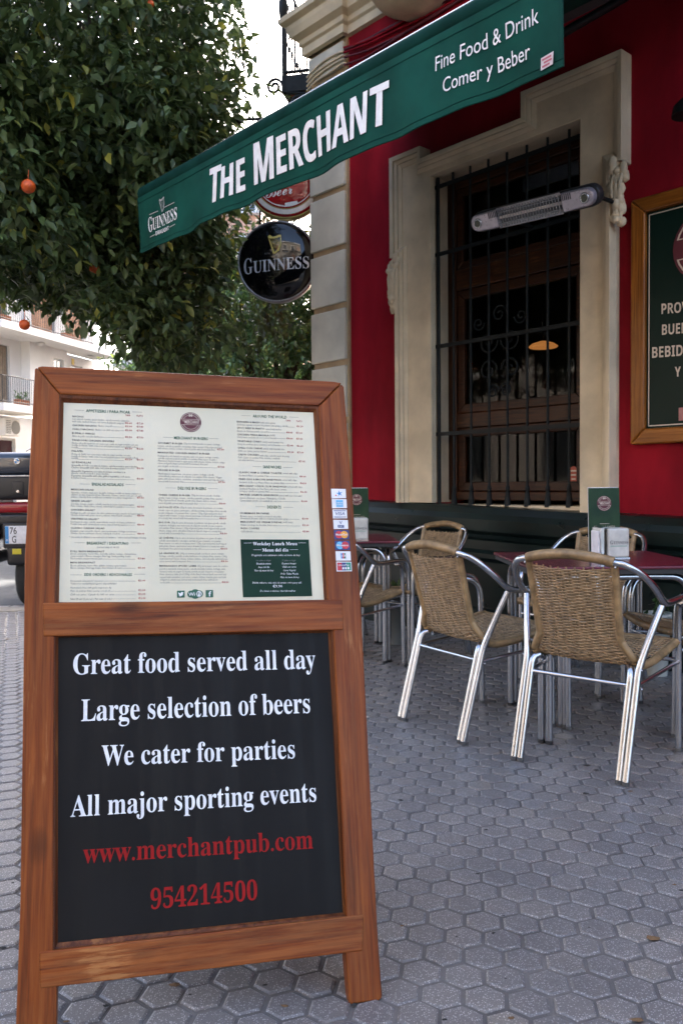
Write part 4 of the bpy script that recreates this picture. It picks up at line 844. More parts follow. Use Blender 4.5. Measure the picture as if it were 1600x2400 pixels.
# card stickers on the right stile
cl = lambda n_, c: plain(n_, c, .35)
k_bl, k_nv, k_rd, k_or, k_lb, k_gn = cl('sticker_blue', (.05, .28, .62)), cl('sticker_navy', (.015, .03, .16)), cl('sticker_red', (.55, .02, .03)), cl('sticker_orange', (.75, .32, .02)), cl('sticker_light_blue', (.13, .45, .72)), cl('sticker_green', (.01, .22, .14))
SM = [m_paper, k_bl, k_nv, k_rd, k_or, k_lb, k_gn, m_white]
CS = lambda x, y: (760 + x / 3.564, 1120 + y / 3.564)
for k, (xa, ya, xb, yb_) in enumerate(((55, 92, 180, 172), (60, 177, 187, 255), (67, 264, 190, 340), (73, 351, 198, 428), (79, 436, 206, 515), (86, 525, 213, 605), (92, 613, 220, 692), (98, 700, 228, 782))):
    P4 = bq(CS(xa + 4, yb_), CS(xb, yb_ - 2), CS(xb - 4, ya + 2), CS(xa, ya)); q = MB(); q.prism(P4, -.0012, .0); stk = q.build('card_sticker', k_nv if k in (4, 5) else m_paper, bo)
    cx = sum(p[0] for p in P4) / 4; cz = sum(p[1] for p in P4) / 4; w_ = (P4[1][0] - P4[0][0]) / 2; h = (P4[2][1] - P4[1][1]) / 2; q = MB(); y = -.0016
    if k == 0:
        for a in range(5):
            t = 2 * PI * a / 5 + .5; q.add([(cx + .1 * w_ + math.cos(t) * w_ * .5, y, cz + math.sin(t) * h * .75), (cx + .1 * w_ + math.cos(t + 1.9) * w_ * .14, y, cz + math.sin(t + 1.9) * h * .2), (cx + .1 * w_ + math.cos(t - 1.9) * w_ * .14, y, cz + math.sin(t - 1.9) * h * .2)], [(0, 1, 2)], mi=1)
        disc(q, cx - .38 * w_, cz - .42 * h, w_ * .10, y, 3)
    elif k == 1:
        rect(q, cx - .45 * w_, cz - .75 * h, cx + .5 * w_, cz + .8 * h, y, 5); write(q, 'AMERICAN', 'pb', (cx - .38 * w_, cz + .05 * h), (cx + .42 * w_, cz + .05 * h), h * .28, y - .0003, res=1, mi=7); write(q, 'EXPRESS', 'pb', (cx - .36 * w_, cz - .4 * h), (cx + .4 * w_, cz - .4 * h), h * .28, y - .0003, res=1, mi=7)
    elif k == 2: write(q, 'VISA', 'pi', (cx - .62 * w_, cz - .3 * h), (cx + .66 * w_, cz - .3 * h), h * .72, y, res=3, mi=2); rect(q, cx - .85 * w_, cz - .8 * h, cx + .85 * w_, cz - .66 * h, y, 2); rect(q, cx - .85 * w_, cz + .66 * h, cx + .85 * w_, cz + .8 * h, y, 2)
    elif k == 3: write(q, 'V', 'pb', (cx - .2 * w_, cz + .05 * h), (cx + .2 * w_, cz + .05 * h), h * .7, y, res=2, mi=2); rect(q, cx - .42 * w_, cz - .75 * h, cx + .42 * w_, cz - .15 * h, y, 2); write(q, 'PAY', 'pb', (cx - .3 * w_, cz - .62 * h), (cx + .3 * w_, cz - .62 * h), h * .35, y - .0003, res=1, mi=7)
    elif k in (4, 5):
        a, b_ = (3, 4) if k == 4 else (5, 3); disc(q, cx - .36 * w_, cz, h * .82, y, a); disc(q, cx + .36 * w_, cz, h * .82, y - .0003, b_)
        write(q, 'MasterCard' if k == 4 else 'Maestro', 'pb', (cx - .78 * w_, cz - .18 * h), (cx + .78 * w_, cz - .18 * h), h * .42, y - .0006, res=2, mi=7)
    elif k == 6:
        for j, c_ in enumerate((1, 3, 6)): rect(q, cx + (-.33 + .23 * j) * w_, cz - .6 * h, cx + (-.12 + .23 * j) * w_, cz + .6 * h, y, c_)
        write(q, 'JCB', 'pb', (cx - .3 * w_, cz - .15 * h), (cx + .33 * w_, cz - .15 * h), h * .4, y - .0003, res=1, mi=7)
    else:
        rect(q, cx - .9 * w_, cz - .85 * h, cx - .3 * w_, cz + .85 * h, y, 3); rect(q, cx - .3 * w_, cz - .85 * h, cx + .3 * w_, cz + .85 * h, y, 2); rect(q, cx + .3 * w_, cz - .85 * h, cx + .92 * w_, cz + .85 * h, y, 6)
        write(q, 'UnionPay', 'pi', (cx - .78 * w_, cz + .1 * h), (cx + .7 * w_, cz + .1 * h), h * .42, y - .0003, res=2, mi=7)
        for j in range(3): rect(q, cx + (-.25 + .35 * j) * w_, cz - .62 * h, cx + (-.02 + .35 * j) * w_, cz - .15 * h, y - .0003, 7)
    q.build('print', SM, stk)
# rear frame of the A-board, opening backwards
inv = BF.m.inverted()
def wl(p): return inv @ Vector(p)
topL = BF.m @ Vector((-.655, .045, 1.27)); topR = BF.m @ Vector((-.035, .045, 1.27))
for tp in (topL, topR):
    ft = Vector((tp.x, tp.y, .012)) + bk * .36; q = MB(); a = wl(tp); c = wl(ft); q.tube([a, c], .030, 4, sx=.7); q.build('rear_leg', m_wz, bo)
    q = MB(); q.tube([wl(tp + bk * -.02), wl(tp + bk * .03)], .012, 8); q.build('hinge', m_iron, bo)
q = MB(); a, b_, c, d = [wl(p) for p in (topL + Vector((0, 0, -.06)) + bk * .02, topR + Vector((0, 0, -.06)) + bk * .02, Vector((topR.x, topR.y, .2)) + bk * .31, Vector((topL.x, topL.y, .2)) + bk * .31)]
q.add([a, b_, c, d], [(0, 1, 2, 3)]); rp = q.build('rear_panel', m_black, bo); sm = rp.modifiers.new('t', 'SOLIDIFY'); sm.thickness = .006

# ------------------------------------------------------------------ round signs on the corner bracket
def wpt(px, py, Y):
    d = ray(px, py); t = Y / d.y; return EYE + d * t
SB = Vector((0, 7.05, 0))
def dome_sign(name, c, r, mats_, label):
    o = tag(empty(name, loc=c, rz=math.radians(-4)), label, 'sign')
    q = MB(); q.lathe([(r * .96, .07), (r, .06), (r, .0), (r * .985, -.012), (r * .955, -.014), (r * .95, -.004)], 56, (0, 0, 0), 'y'); q.build('rim', mats_[0], o)
    q = MB(); q.lathe([(r * .952, -.004)] + [(r * .95 * math.cos(a), -.004 - r * .22 * math.sin(a)) for a in [PI / 2 * k / 12 for k in range(0, 12)]] + [(.002, -.004 - r * .22)], 56, (0, 0, 0), 'y'); q.build('domed_face', mats_[1], o)
    return o
def dome(r): return lambda u, w_: (u, -.004 - r * .22 * math.sqrt(max(0, 1 - (u * u + w_ * w_) / (r * .95) ** 2)) - .003, w_)
r_ = .335; c1 = wpt(650, 613, 7.0)
m_rim = M('sign_rim', (.30, .31, .33), .3, .8); m_gloss = M('gloss_black', (.004, .004, .005), .05, rv=.02, spec=.45)
g1 = dome_sign('beer_sign', c1, r_, [m_rim, m_gloss], 'round glossy black beer sign with golden harp, below the red one')
q = MB(); f_ = dome(r_); write(q, 'G', 'sb', (-.272, -.110), (-.196, -.105), .122, fn=f_); write(q, 'UINNESS', 'sb', (-.190, -.105), (.268, -.072), .094, fn=f_); q.build('lettering', plain('silver_lettering', (.62, .64, .68), .35), g1)
q = MB(); harp(q, -.012, .122, .158, 0, fn=f_, w=.85); q.build('harp', plain('gold_harp', (.55, .45, .10), .35), g1)
q = MB(); write(q, 'ESTD', 'pl', (-.09, .04), (-.045, .042), .011, fn=f_, res=1); write(q, '1759', 'pl', (.055, .05), (.105, .053), .011, fn=f_, res=1); q.build('small_lettering', m_greyt, g1); 
c2_ = wpt(672, 418, 7.0)
m_rgold = M('gold_rim', (.30, .25, .08), .35, .3)
g2 = dome_sign('beer_sign', c2_, r_, [m_rgold, M('gloss_red', (.30, .008, .012), .06, rv=.02, coat=.4)], 'round red beer sign with white and gold rings, half hidden behind the awning')
q = MB(); n = 60; f_ = dome(r_)
for mi, (ra, rb) in enumerate(((.90, .80), (.80, .775), (.74, .72))):
    vs = []
    for k in range(n + 1):
        a = 2 * PI * k / n
        for rr in (ra, rb): vs.append(f_(rr * r_ * math.cos(a), rr * r_ * math.sin(a)))
    q.add(vs, [(2 * k, 2 * k + 2, 2 * k + 3, 2 * k + 1) for k in range(n)], True, mi=(0, 1, 0)[mi])
q.build('white_ring', [m_white, m_rgold], g2)
q = MB(); write(q, 'Beer', 'sc', (-.165, -.175), (.055, -.150), .085, fn=f_); q.build('lettering', m_white, g2)
q = MB(); write(q, 'IMPORTED', 'ss', (-.20, -.065), (.12, -.045), .042, fn=f_); q.build('gold_lettering', plain('gold_print', (.45, .28, .06), .4), g2)
q = MB(); q.add([f_(*p) for p in ((-.09, -.225), (-.01, -.24), (-.01, -.22), (.09, -.205), (.10, -.225), (.0, -.245), (-.01, -.252), (-.01, -.245), (-.09, -.232))], [tuple(range(9))]); q.build('swoosh', m_white, g2)
o = tag(empty('sign_bracket', loc=(c1.x, 7.12, 0)), 'black iron rod with ball end carrying the two round beer signs', 'bracket')
zt_ = wpt(560, 278, 7.1).z; xl_ = wpt(560, 278, 7.1).x - c1.x
q = MB(); q.tube([(xl_, 0, zt_), (.75, .1, zt_ + .06)], .014, 8); q.blob((xl_, 0, zt_), (.035,) * 3, 10, 8); q.build('rod', m_iron, o)
q = MB()
for xx in (-.15, .18): q.tube([(xx, 0, zt_ + .01), (xx, 0, c1.z + .26)], .009, 6)
q.tube([(.1, 0, c1.z + .1), (.6, .1, c1.z + .1)], .012, 8); q.tube([(.1, 0, c2_.z + .1), (.6, .1, c2_.z + .1)], .012, 8); q.build('hanger', m_iron, o)

# ------------------------------------------------------------------ iron balcony on the side street wall
bf = Frame((C0 + sd * 1.65).to_3d() + Vector((0, 0, 5.05)), sd)      # x along the side street, y into the house
bf = Frame(bf.o, -sd)   # seen from the street: x towards the viewer, y points to the house side
ba = tag(empty('iron_balcony', mat=bf.m), 'black wrought iron balcony with scrolls high up behind the corner', 'balcony')
sgn = 1 if bf.ey.dot(Vector((1, 0, 0))) > 0 else -1
dp = -.71 * sgn
q = MB(); q.box(-2.2, 0.0, min(dp, 0), max(dp, 0), -.05, .03); q.build('balcony_floor', m_terra, ba)
q = MB()
for (x0_, y0_, x1_, y1_) in ((-2.2, dp, 0, dp), (0, dp, 0, 0), (-2.2, dp, -2.2, 0)):
    for zz in (.10, 1.05): q.tube([(x0_, y0_, zz), (x1_, y1_, zz)], .016, 6)
q.box(-2.22, .02, dp - .02, dp + .02, -.10, .06); q.box(-.02, .02, min(dp, 0), max(dp, 0), -.10, .06); q.build('railing_rails', m_iron, ba)
def balbar(x, y, r=.009):
    q = MB(); q.tube([(x, y, .10), (x, y, 1.05)], r, 6); q.lathe([(r, .40), (r * 1.9, .42), (r * 1.9, .45), (r, .47)], 6, (x, y, 0)); q.build('bar', m_iron, ba)
for k in range(1, 20): balbar(-.11 * k, dp)
for k in range(1, 6): balbar(0, dp * k / 6)
q = MB(); q.tube([(0, dp, -.06), (0, dp, 1.2)], .022, 8); q.lathe([(.022, .62), (.04, .64), (.05, .74), (.035, .86), (.022, .9)], 10, (0, dp, 0)); q.blob((0, dp, 1.24), (.04,) * 3); q.build('corner_post', m_iron, ba)
def curl(cx, cy, cz, r, s1, s2=1, t=.014):
    q = MB(); q.tube([(cx, cy + s1 * r * (1 - k / 34) * math.cos(k / 25 * 3.0 * PI), cz + s2 * r * (1 - k / 34) * math.sin(k / 25 * 3.0 * PI)) for k in range(26)], t, 6); return q.build('scroll', m_iron, ba)
curl(0, dp + .14, -.21, .10, -1, -1, .02); curl(0, dp - .10, -.03, .085, 1, 1, .016); curl(-.6, dp + .14, -.21, .10, -1, -1, .02)
q = MB(); q.tube(spline([(0, dp + .02, -.1), (0, dp + .28, -.16), (0, dp + .45, -.4), (0, .0, -.62)], 4), .018, 6); q.build('console', m_iron, ba)
# overhead wires
for i, (ya, yb_, yy) in enumerate(((58, 2, 22), (75, 25, 22), (83, 40, 20))):
    a = wpt(480, ya + 30, yy); c = wpt(760, yb_, yy); q = MB(); q.tube([a + (c - a) * t - Vector((0, 0, .35 * math.sin(PI * t))) for t in [k / 12 for k in range(-2, 15)]], .012, 5)
    tag(q.build('overhead_wire', m_rail), ('upper', 'middle', 'lowest')[i] + ' thin overhead wire crossing the pale sky beside the balcony', 'wire', 'overhead wires across the street')

# ------------------------------------------------------------------ terrace chairs
def weave(q, A, B_, nrow, nband, prof, xw, bow, pitch_amp=.0034, th=.0023, rw=.0028, skip=()):
    """rows of cane running across, over and under the uprights; prof(t) -> (y, z, ny, nz), xw(t) half width"""
    for i in range(nrow):
        t = A + (B_ - A) * (i + .5) / nrow; y, z, ny, nz = prof(t); w_ = xw(t); n = nband * 4; pts = []
        for k in range(n + 1):
            a = -1 + 2 * k / n; b_ = bow(t) * (1 - a * a)
            o_ = pitch_amp * math.cos(PI * (k / 4) + PI * (i % 2)) + rnd.uniform(-.0002, .0002)
            dz_ = rnd.uniform(-.0003, .0003) + .0006 * math.sin(i * .7 + k * .35)
            pts.append((a * w_, y + ny * (o_ - b_) - nz * dz_ * 0, z + nz * (o_ - b_) + dz_ - bow(t) * 0))
        q.tube(pts, rw, 5, cap=False)
PF = [Vector(p) for p in ((0, .022, .745), (0, .045, .66), (0, .070, .56), (0, .098, .46), (0, .125, .405), (0, .170, .380), (0, .28, .385), (0, .41, .412), (0, .48, .425), (0, .50, .412))]
PFs = spline(PF, 8); cum = [0]
for i in range(1, len(PFs)): cum.append(cum[-1] + (PFs[i] - PFs[i - 1]).length)
def prof(t):
    s_ = t * cum[-1]; i = max(1, min(len(cum) - 1, next((k for k in range(len(cum)) if cum[k] >= s_), len(cum) - 1)))
    f = (s_ - cum[i - 1]) / (cum[i] - cum[i - 1]); p = PFs[i - 1].lerp(PFs[i], f); d = (PFs[i] - PFs[i - 1]).normalized()
    return p.y, p.z, -d.z, d.y      # normal points to the sitter's side (forward / up)
def xw(t): return .160 - .008 * min(1, t / .38) + (.040 * min(1, (t - .38) / .10) if t > .38 else 0) + (.024 * (t - .48) / .52 if t > .48 else 0)
def bow(t): return .030 * max(0, 1 - t / .42) + .006
TB = .455
def wraptube(q, pts, r, pitch=.0052):
    L = 0; P = [Vector(p) for p in pts]; cu = [0]
    for i in range(1, len(P)): cu.append(cu[-1] + (P[i] - P[i - 1]).length)
    n = int(cu[-1] / pitch) * 2; out = []; rr = []; j = 1
    for k in range(n + 1):
        s_ = cu[-1] * k / n
        while j < len(cu) - 1 and cu[j] < s_: j += 1
        out.append(P[j - 1].lerp(P[j], (s_ - cu[j - 1]) / (cu[j] - cu[j - 1]))); rr.append(r * (1.06 if k % 2 else .93))
    q.tube(out, rr, 8)
AR = .0128; m_cap = plain('grey_cap', (.09, .09, .09), .6)
def make_chair():
    t = empty('terrace_chair')
    q = MB(); weave(q, .02, TB, 56, 10, prof, xw, bow)
    for k in range(11):
        a = -1 + .2 * k; pts = []
        for i in range(16):
            tt = .01 + (TB - .01) * i / 15; y, z, ny, nz = prof(tt); b_ = bow(tt) * (1 - a * a); pts.append((a * xw(tt) * .98, y - ny * b_, z - nz * b_))
        q.tube(pts, .0032, 4, cap=False)
    tag(q.build('backrest_weave', m_wick, t), kind='stuff')
    q = MB(); weave(q, TB, .985, 44, 12, prof, xw, lambda t: .008, .0026, rw=.0028)
    for k in range(13):
        a = -1 + k / 6; pts = []
        for i in range(12):
            tt = TB + (.99 - TB) * i / 11; y, z, ny, nz = prof(tt); b_ = .008 * (1 - a * a); pts.append((a * xw(tt), y - ny * b_, z - nz * b_ - .001))
        q.tube(pts, .0034, 4, cap=False)
    tag(q.build('seat_weave', m_wick, t), kind='stuff')
    for s_ in (-1, 1):
        q = MB(); pts = []
        for i in range(30):
            tt = .0 + TB * 1.06 * i / 29; y, z, ny, nz = prof(tt); pts.append((s_ * (xw(tt) + .002), y, z))
        wraptube(q, pts, .0135); q.build('backrest_edge', m_wickd, t)
        q = MB(); pts = []
        for i in range(24):
            tt = TB * 1.06 + (1 - TB * 1.06) * i / 23; y, z, ny, nz = prof(tt); pts.append((s_ * (xw(tt) + .003), y, z - .004))
        wraptube(q, pts, .0145); q.build('seat_edge', m_wickd, t)
        hoop = [(s_ * .155, .014, .752), (s_ * .200, .022, .744), (s_ * .238, .060, .715), (s_ * .262, .115, .665), (s_ * .268, .165, .622), (s_ * .267, .21, .600), (s_ * .266, .28, .597), (s_ * .264, .38, .600), (s_ * .258, .445, .590), (s_ * .252, .480, .545)]
        q = MB(); q.tube(spline(hoop, 5), AR, 10); q.build('arm', m_alu, t)
        q = MB(); q.tube(spline([hoop[-1], (s_ * .250, .490, .48), (s_ * .249, .492, .25), (s_ * .248, .495, .012)], 4), AR, 10)
        q.tube(spline([(s_ * .262, .37, .588), (s_ * .236, .435, .572), (s_ * .224, .465, .52), (s_ * .223, .470, .40), (s_ * .223, .475, .012)], 4), AR * .96, 10)
        lg = q.build('leg', m_alu, t); q = MB(); q.lathe([(.013, 0), (.013, .014)], 10, (s_ * .248, .495, 0)); q.lathe([(.013, 0), (.013, .014)], 10, (s_ * .223, .475, 0)); q.build('foot_cap', m_cap, lg)
        q = MB(); q.tube([(s_ * .212, .0, .012), (s_ * .2125, .05, .185), (s_ * .213, .098, .350)] + spline([(s_ * .214, .106, .375), (s_ * .222, .122, .42), (s_ * .240, .152, .50), (s_ * .262, .190, .592)], 4), AR, 10)
        q.tube([(s_ * .187, .002, .012), (s_ * .1872, .050, .185), (s_ * .188, .090, .330)] + spline([(s_ * .188, .096, .350), (s_ * .184, .108, .370), (s_ * .172, .125, .378)], 4), AR * .96, 10)
        lg = q.build('leg', m_alu, t); q = MB(); q.lathe([(.013, 0), (.013, .014)], 10, (s_ * .212, .0, 0)); q.lathe([(.013, 0), (.013, .014)], 10, (s_ * .187, .002, 0)); q.build('foot_cap', m_cap, lg)
        q = MB(); q.tube([(s_ * .205, .095, .315), (s_ * .223, .465, .345)], .008, 8); q.build('stretcher', m_alu, t)
        q = MB(); q.tube([(s_ * .175, .15, .366), (s_ * .195, .46, .392)], .010, 8); q.build('seat_rail', m_alu, t)
        q = MB()
        for p in ((s_ * .226, .10, .375), (s_ * .228, .47, .40), (s_ * .226, .10, .31), (s_ * .170, .010, .735)): q.blob(p, (.005, .005, .005), 8, 5)
        q.build('rivets', m_alu, t)
    q = MB(); q.tube([(-.190, .088, .320), (.190, .088, .320)], .0085, 8); q.build('stretcher', m_alu, t)
    q = MB(); q.tube([(-.222, .470, .35), (.222, .470, .35)], .0085, 8); q.build('stretcher', m_alu, t)
    q = MB(); wraptube(q, spline([(-.162, .015, .752), (-.10, .0, .766), (0, -.010, .775), (.10, .0, .766), (.162, .015, .752)], 6), .0185, .005); q.build('top_rail', m_wickd, t)
    q = MB(); wraptube(q, spline([(-.218, .485, .415), (-.1, .503, .412), (0, .508, .410), (.1, .503, .412), (.218, .485, .415)], 5), .015); q.build('seat_front_edge', m_wickd, t)
    return t
chair0 = make_chair()
CH = [((.790, 2.935), (.655, .755), 'nearest wicker chair, its full back to the viewer, before the right hand table'),
      ((.358, 3.435), (.853, .522), 'wicker chair left of the nearest one, turned right, small gaps in its back'),
      ((-.15, 4.50), (.70, .71), 'wicker chair partly hidden behind the menu board with its silver arm showing'),
      ((.635, 5.14), (-.80, -.60), 'wicker chair against the dark plinth below the left jamb of the window'),
      ((.02, 5.80), (-.75, -.66), 'farthest wicker chair, its corner just showing behind the small left table'),
      ((1.42, 4.46), (-.748, -.664), 'wicker chair between the right hand table and the dark plinth, behind the napkin holder'),
      ((1.80, 3.62), (-.99, -.08), 'wicker chair at the right edge of the picture, mostly cut off')]
for i, ((x, y), (fx, fy), lab) in enumerate(CH):
    o = chair0 if i == 0 else copy_tree(chair0)
    o.location = (x, y, .001); o.rotation_euler = (0, 0, math.atan2(fy, fx) - PI / 2)
    tag(o, lab, 'chair', 'aluminium and wicker terrace chairs')

# ------------------------------------------------------------------ tables and what stands on them
def make_table():
    t = empty('terrace_table'); h = .36; zt = .700
    q = MB(); q.prismz([(h * sx_, h * sy_) for sx_, sy_ in ((-1, -1), (1, -1), (1, 1), (-1, 1))], zt - .012, zt); q.build('tabletop', m_table, t, bevel=.004)
    q = MB(); q.prismz([(.352 * sx_, .352 * sy_) for sx_, sy_ in ((-1, -1), (1, -1), (1, 1), (-1, 1))], zt - .030, zt - .0125); q.build('top_rim', m_plastic, t)
    a = .30; b_ = .275; r = .0135
    for (ux, uy) in ((1, 0), (-1, 0), (0, 1), (0, -1)):
        vx, vy = -uy, ux; pts = []
        def W3(s_, z): return (ux * a + vx * s_, uy * a + vy * s_, z)
        pts = [W3(-b_, .012), W3(-b_, .30), W3(-b_, .56), W3(-b_ + .010, .615), W3(-b_ + .045, .648), W3(-b_ + .10, .655), W3(0, .655), W3(b_ - .10, .655), W3(b_ - .045, .648), W3(b_ - .010, .615), W3(b_, .56), W3(b_, .30), W3(b_, .012)]
        q = MB(); q.tube(spline(pts, 3), r, 10); lg = q.build('leg_frame', m_alu, t)
        q = MB(); q.lathe([(.015, 0), (.015, .014)], 10, W3(-b_, 0)); q.lathe([(.015, 0), (.015, .014)], 10, W3(b_, 0)); q.build('foot_cap', m_plastic, lg)
    q = MB()
    for sx_ in (-1, 1):
        for sy_ in (-1, 1): q.tube([(sx_ * .29, sy_ * .29, .655), (sx_ * .29, sy_ * .29, .672)], .012, 8); q.blob((sx_ * .302, sy_ * .276, .45), (.006,) * 3, 8, 5)
    q.build('brackets', m_plastic, t); return t
tb = make_table(); tb.location = (1.075, 3.56, .001); tb.rotation_euler = (0, 0, .02)
tag(tb, 'square burgundy topped aluminium table on the right, in front of the barred window', 'table', 'burgundy terrace tables')
tb2 = copy_tree(tb); tb2.location = (-.045, 5.05, .001); tb2.rotation_euler = (0, 0, .04); tag(tb2, 'square burgundy topped aluminium table half hidden behind the menu board', 'table', 'burgundy terrace tables')
m_leafg = M('menu_card_green', (.024, .060, .024), .5, sc=7, c2=(.010, .034, .018), rv=.05, spec=.2)
def make_menu():
    t = empty('menu_card'); q = MB(); q.box(-.0705, .0705, -.0025, .0025, .02, .30); c = q.build('card', m_leafg, t, bevel=.001)
    q = MB(); q.box(-.0705, .066, .003, .008, .02, .303); q.build('back_leaf', m_paper, t, bevel=.001)
    q = MB(); emblem(q, 0, .232, .033, -.0028, 0, 1, True, res=1); q.build('round_emblem', [m_maroon, m_creamp], t)
    q = MB(); rect(q, -.022, .142, .022, .1435, -.003); write(q, 'MENU / LA CARTA', 'pb', (-.048, .125), (.048, .125), .0085, -.003, res=1); q.build('print', m_creamp, t); return t
def make_napkin():
    t = empty('napkin_holder'); q = MB(); w_, d_, h = .062, .045, .135
    q.box(-w_ + .028, w_, -d_, d_, .004, h - .006); q.build('white_body', M('enamel_white', (.62, .62, .57), .32, sc=18, rv=.05), t, bevel=.010, seg=4)
    q = MB(); q.prism([(-w_, .0), (w_ + .002, 0), (w_ + .002, .005), (-w_ + .012, .005), (-w_ + .012, h - .002), (-w_ + .026, h), (-w_ + .026, h + .002), (-w_ - .002, h - .004), (-w_ - .006, h - .03)], -d_ - .001, d_ + .001); q.build('chrome_frame', m_alu, t, bevel=.002)
    q = MB(); q.box(-w_ - .012, -w_ + .006, -d_ + .006, d_ - .006, .012, h - .018); q.build('napkins', m_paper, t, bevel=.003)
    q = MB(); write(q, 'G', 'sb', (-.024, .062), (-.011, .062), .0155, -d_ - .0006, res=2); write(q, 'UINNESS', 'sb', (-.009, .062), (.054, .062), .0125, -d_ - .0006, res=2); q.build('lettering', m_greyd, t)
    q = MB(); rect(q, -.022, .052, .050, .0555, -d_ - .0006); q.build('small_print', plain('faded_green', (.25, .42, .33), .5), t); return t
mc = make_menu(); mc.location = (1.150, 3.66, .700); mc.rotation_euler = (math.radians(-3), 0, .10); tag(mc, 'upright green folded menu card behind the napkin holder on the right hand table', 'menu', 'menu cards on the tables')
nh = make_napkin(); nh.location = (1.150, 3.575, .7005); nh.rotation_euler = (0, 0, .10); tag(nh, 'white napkin holder with dark lettering and blue white napkins on the right hand table', 'napkin holder', 'napkin holders on the tables')
mc2 = copy_tree(mc); mc2.location = (.090, 4.95, .700); mc2.rotation_euler = (math.radians(-3), 0, .02); tag(mc2, 'upright green menu card on the left table beside the menu board edge', 'menu', 'menu cards on the tables')
nh2 = copy_tree(nh); nh2.location = (.090, 4.85, .7005); nh2.rotation_euler = (0, 0, .02); tag(nh2, 'white napkin holder on the left table, cut by the menu board edge', 'napkin holder', 'napkin holders on the tables')
def pot(x, y, r, h, label, mt):
    t = tag(empty('flower_pot', loc=(x, y, 0)), label, 'pot', 'pots standing under the tables')
    q = MB(); q.lathe([(r * .78, .0), (r, h * .9), (r * 1.08, h * .9), (r * 1.08, h), (r * .92, h), (r * .9, h * .86)], 24); q.build('pot', mt, t)
    q = MB()
    for k in range(26):
        a = rnd.random() * 6.28; rr = rnd.random() * r * 1.0; c = Vector((rr * math.cos(a), rr * math.sin(a), h + rnd.uniform(-.02, .07))); d = Vector((rnd.uniform(-1, 1), rnd.uniform(-1, 1), rnd.uniform(0, .8))).normalized() * .035; s_ = d.cross(Vector((0, 0, 1))).normalized() * .012
        q.add([c - d, c + s_, c + d, c - s_], [(0, 1, 2, 3)])
    tag(q.build('foliage', m_leaf2, t), kind='stuff')
pot(1.66, 4.42, .075, .33, 'pale grey pot with a little greenery standing under the right hand table', M('pale_plastic', (.50, .50, .45), .35))
pot(.335, 5.35, .075, .34, 'grey pot in the shadow beside the left table, near the dark plinth', M('zinc_pot', (.25, .27, .27), .4, .3))

# ------------------------------------------------------------------ trees
def leaves_mesh(name, C_, D_, N_, Ln, Wd, tone, mat):
    """C_ base points, D_ directions, N_ normals, arrays (n,3)"""
    n = len(C_); D_ = D_ / np.linalg.norm(D_, axis=1, keepdims=True); Sd = np.cross(D_, N_); Sd /= np.linalg.norm(Sd, axis=1, keepdims=True) + 1e-9; Nn = np.cross(Sd, D_)
    L = Ln[:, None]; Wt = Wd[:, None]
    P0 = C_; P1 = C_ + D_ * L * .42 + Sd * Wt + Nn * Wt * .35; P2 = C_ + D_ * L * .42 - Sd * Wt + Nn * Wt * .35; Pm = C_ + D_ * L * .45; P3 = C_ + D_ * L - Nn * L * .13
    P4 = C_ + D_ * L * .78 + Sd * Wt * .62 + Nn * Wt * .12; P5 = C_ + D_ * L * .78 - Sd * Wt * .62 + Nn * Wt * .12; Pn = C_ + D_ * L * .76 - Nn * L * .04
    V = np.stack([P0, P1, P2, Pm, P4, P5, Pn, P3], 1).reshape(-1, 3)
    T = np.array([(0, 3, 1), (0, 2, 3), (1, 3, 4), (3, 6, 4), (2, 5, 3), (3, 5, 6), (4, 6, 7), (6, 5, 7)]); F = (T[None] + 8 * np.arange(n)[:, None, None]).reshape(-1, 3)
    me = bpy.data.meshes.new(name); me.vertices.add(len(V)); me.vertices.foreach_set('co', V.ravel()); me.loops.add(len(F) * 3); me.loops.foreach_set('vertex_index', F.ravel())
    me.polygons.add(len(F)); me.polygons.foreach_set('loop_start', np.arange(0, len(F) * 3, 3)); me.polygons.foreach_set('use_smooth', np.ones(len(F), bool)); me.update(calc_edges=True)
    at = me.attributes.new('tone', 'FLOAT', 'POINT'); at.data.foreach_set('value', np.repeat(tone, 8)); me.materials.append(mat); return me
def crown_points(ells, ntw, per, rg, droop=.35, spread=.11):
    vol = np.array([(e[3] * e[4] * e[5]) ** .67 * (e[6] if len(e) > 6 else 1) for e in ells]); pr = vol / vol.sum(); C_ = []; D_ = []
    for _ in range(ntw):
        e = ells[rg.choice(len(ells), p=pr)]; d = rg.normal(size=3); d /= np.linalg.norm(d); rr = 1 - abs(rg.normal()) * .17
        lump = 1 + .11 * math.sin(d[0] * 9 + d[2] * 7 + e[0]) + .10 * math.sin(d[1] * 13 + d[2] * 12 + 2) + .07 * math.sin(d[0] * 21 - d[2] * 17)
        c = np.array(e[:3]) + d * np.array(e[3:6]) * rr * lump; td = d * .8 + rg.normal(size=3) * .5 + np.array([0, 0, -droop]); td /= np.linalg.norm(td)
        for k in range(per):
            p = c + td * (rg.random() * .24 - .04) + rg.normal(size=3) * spread * .35; ld = td * .7 + rg.normal(size=3) * .65 + np.array([0, 0, -droop * .8]); C_.append(p); D_.append(ld)
    return np.array(C_), np.array(D_)
